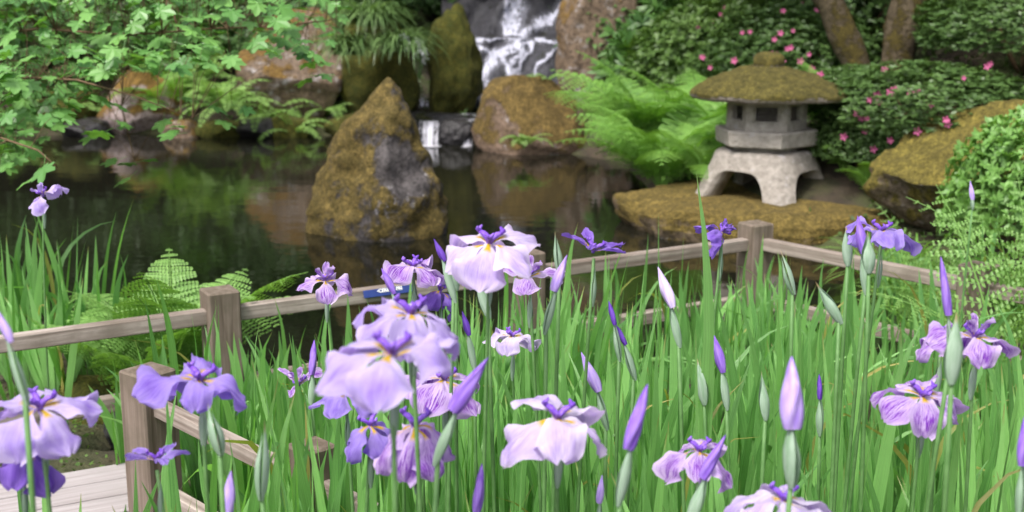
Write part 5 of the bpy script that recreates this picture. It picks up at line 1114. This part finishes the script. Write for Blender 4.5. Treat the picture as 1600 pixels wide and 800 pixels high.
for px, y, lab in [(1385, 7.5, 'tuft of fine grass under the low end of the long sloping boulder'), (1480, 7.2, 'tuft of fine grass between the long boulder and the pale shrub'), (1420, 6.9, 'tuft of bent grass at the foot of the long sloping boulder'), (1455, 6.1, 'tuft of bent grass beside the lacy ferns')]: grass_clump(lab, gp(px, y), 45, 0.5, 0.014, M_FERN, px, 0.6)
M_WHF = plain_mat('white_petal', (0.75, 0.78, 0.8), (0.68, 0.72, 0.75), 0.6, 0.3)
wf = empty('white_flower', PY(655, 110, 13.2)); tag(wf, 'small plant with a few white drooping blossoms beside the mossy stone', 'flower')
pts_ = []
wp = []
for k in range(6):
    c_, s_ = math.cos(k * 1.047), math.sin(k * 1.047)
    wp.append(([Vector((0, 0, 0)), Vector((c_ * 0.045 - s_ * 0.018, s_ * 0.045 + c_ * 0.018, 0.008)), Vector((c_ * 0.075, s_ * 0.075, -0.018)), Vector((c_ * 0.045 + s_ * 0.018, s_ * 0.045 - c_ * 0.018, 0.008))], [(0, 1, 2, 3)]))
V, F = join(wp); ME_WHF = mkmesh('blossom', V, F, M_WHF, smooth=False)
for (px, py) in [(640, 70), (655, 66), (650, 86), (664, 92), (632, 60), (660, 78)]:
    c = PY(px, py, 13.15) - wf.location; pts_.append(tube([(0, 0, -0.1), c * 0.5 + Vector((0.02, 0, 0.03)), c], [0.004, 0.003, 0.002], 5))
    obj('blossom', ME_WHF, wf, c, (R(50 + 20 * q.random()), R(q.uniform(-30, 30)), q.uniform(0, 6)))
V, F = join(pts_); obj('stem', mkmesh('stem', V, F, M_STALK), wf)
# low leafy ground cover over the banks
g = np.random.default_rng(5); X = g.uniform(-8, 6, 60000); Y = g.uniform(6.0, 17, 60000); S_ = sdist(X, Y); dens = np.sin(X * 1.7 + 2 * np.sin(Y)) * np.sin(Y * 1.3 + X * 0.6) * 0.5 + 0.5
ok = (S_ > 0.10) & (g.random(60000) < 0.35 + 0.75 * dens); X, Y = X[ok], Y[ok]; Zc = hgt(X, Y); keep = ~((np.abs(X - lc.x) < 0.62) & (np.abs(Y - lc.y) < 0.7)); X, Y, Zc = X[keep], Y[keep], Zc[keep]
P3 = np.stack([X, Y, Zc + g.uniform(0, 0.09, len(X))], 1); D = unit(g.normal(size=P3.shape) * np.array([1, 1, 0.5])); q_ = np.array([0, 0, 1.0]) + 0.6 * g.normal(size=P3.shape); Nn = unit(q_ - (q_ * D).sum(1, keepdims=True) * D)
V, F = leaf_faces(P3, D, Nn, g.uniform(0.03, 0.08, len(P3)), 0.03)
tag(obj('ground_cover', npmesh('ground_cover', V, F, leaf_mat('ground_cover_leaf', (0.030, 0.065, 0.016), (0.085, 0.15, 0.035), 0.5, 0.2))), 'low leafy ground cover over the banks', 'ground cover', kind='stuff')
# moss, small leaves and a stone on the strip between boardwalk and fence
X = g.uniform(-3.2, -1.0, 2600); Y = g.uniform(4.0, 6.0, 2600); S_ = sdist(X, Y); t_ = (X - e1.x) * en.x + (Y - e1.y) * en.y; ok = (S_ > 0.03) & (t_ < -0.05); X, Y = X[ok], Y[ok]
P3 = np.stack([X, Y, hgt(X, Y) + g.uniform(0, 0.06, len(X))], 1); D = unit(g.normal(size=P3.shape) * np.array([1, 1, 0.5])); q_ = np.array([0, 0, 1.0]) + 0.6 * g.normal(size=P3.shape); Nn = unit(q_ - (q_ * D).sum(1, keepdims=True) * D)
V, F = leaf_faces(P3, D, Nn, g.uniform(0.012, 0.035, len(P3)), 0.014)
tag(obj('bank_weeds', npmesh('bank_weeds', V, F, leaf_mat('bank_weed_leaf', (0.05, 0.11, 0.02), (0.11, 0.19, 0.04), 0.5, 0.3))), 'small weeds on the bank behind the boardwalk', 'weeds', kind='stuff')
p = PZ(182, 690, 0.03); boulder('bank_stone', (p.x, p.y + 0.05, -0.03), (0.13, 0.14, 0.17), M_ROCK_WET, 'small dark grey stone behind the boardwalk edge', 71, cuts=8, nu=40, nv=24)
p = PZ(135, 668, 0.03); boulder('moss_mound', (p.x, p.y + 0.22, -0.10), (0.75, 0.42, 0.24), M_ROCK_GREEN, 'low brown green moss mound between boardwalk and fence', 73, cuts=4, nu=60, nv=30)
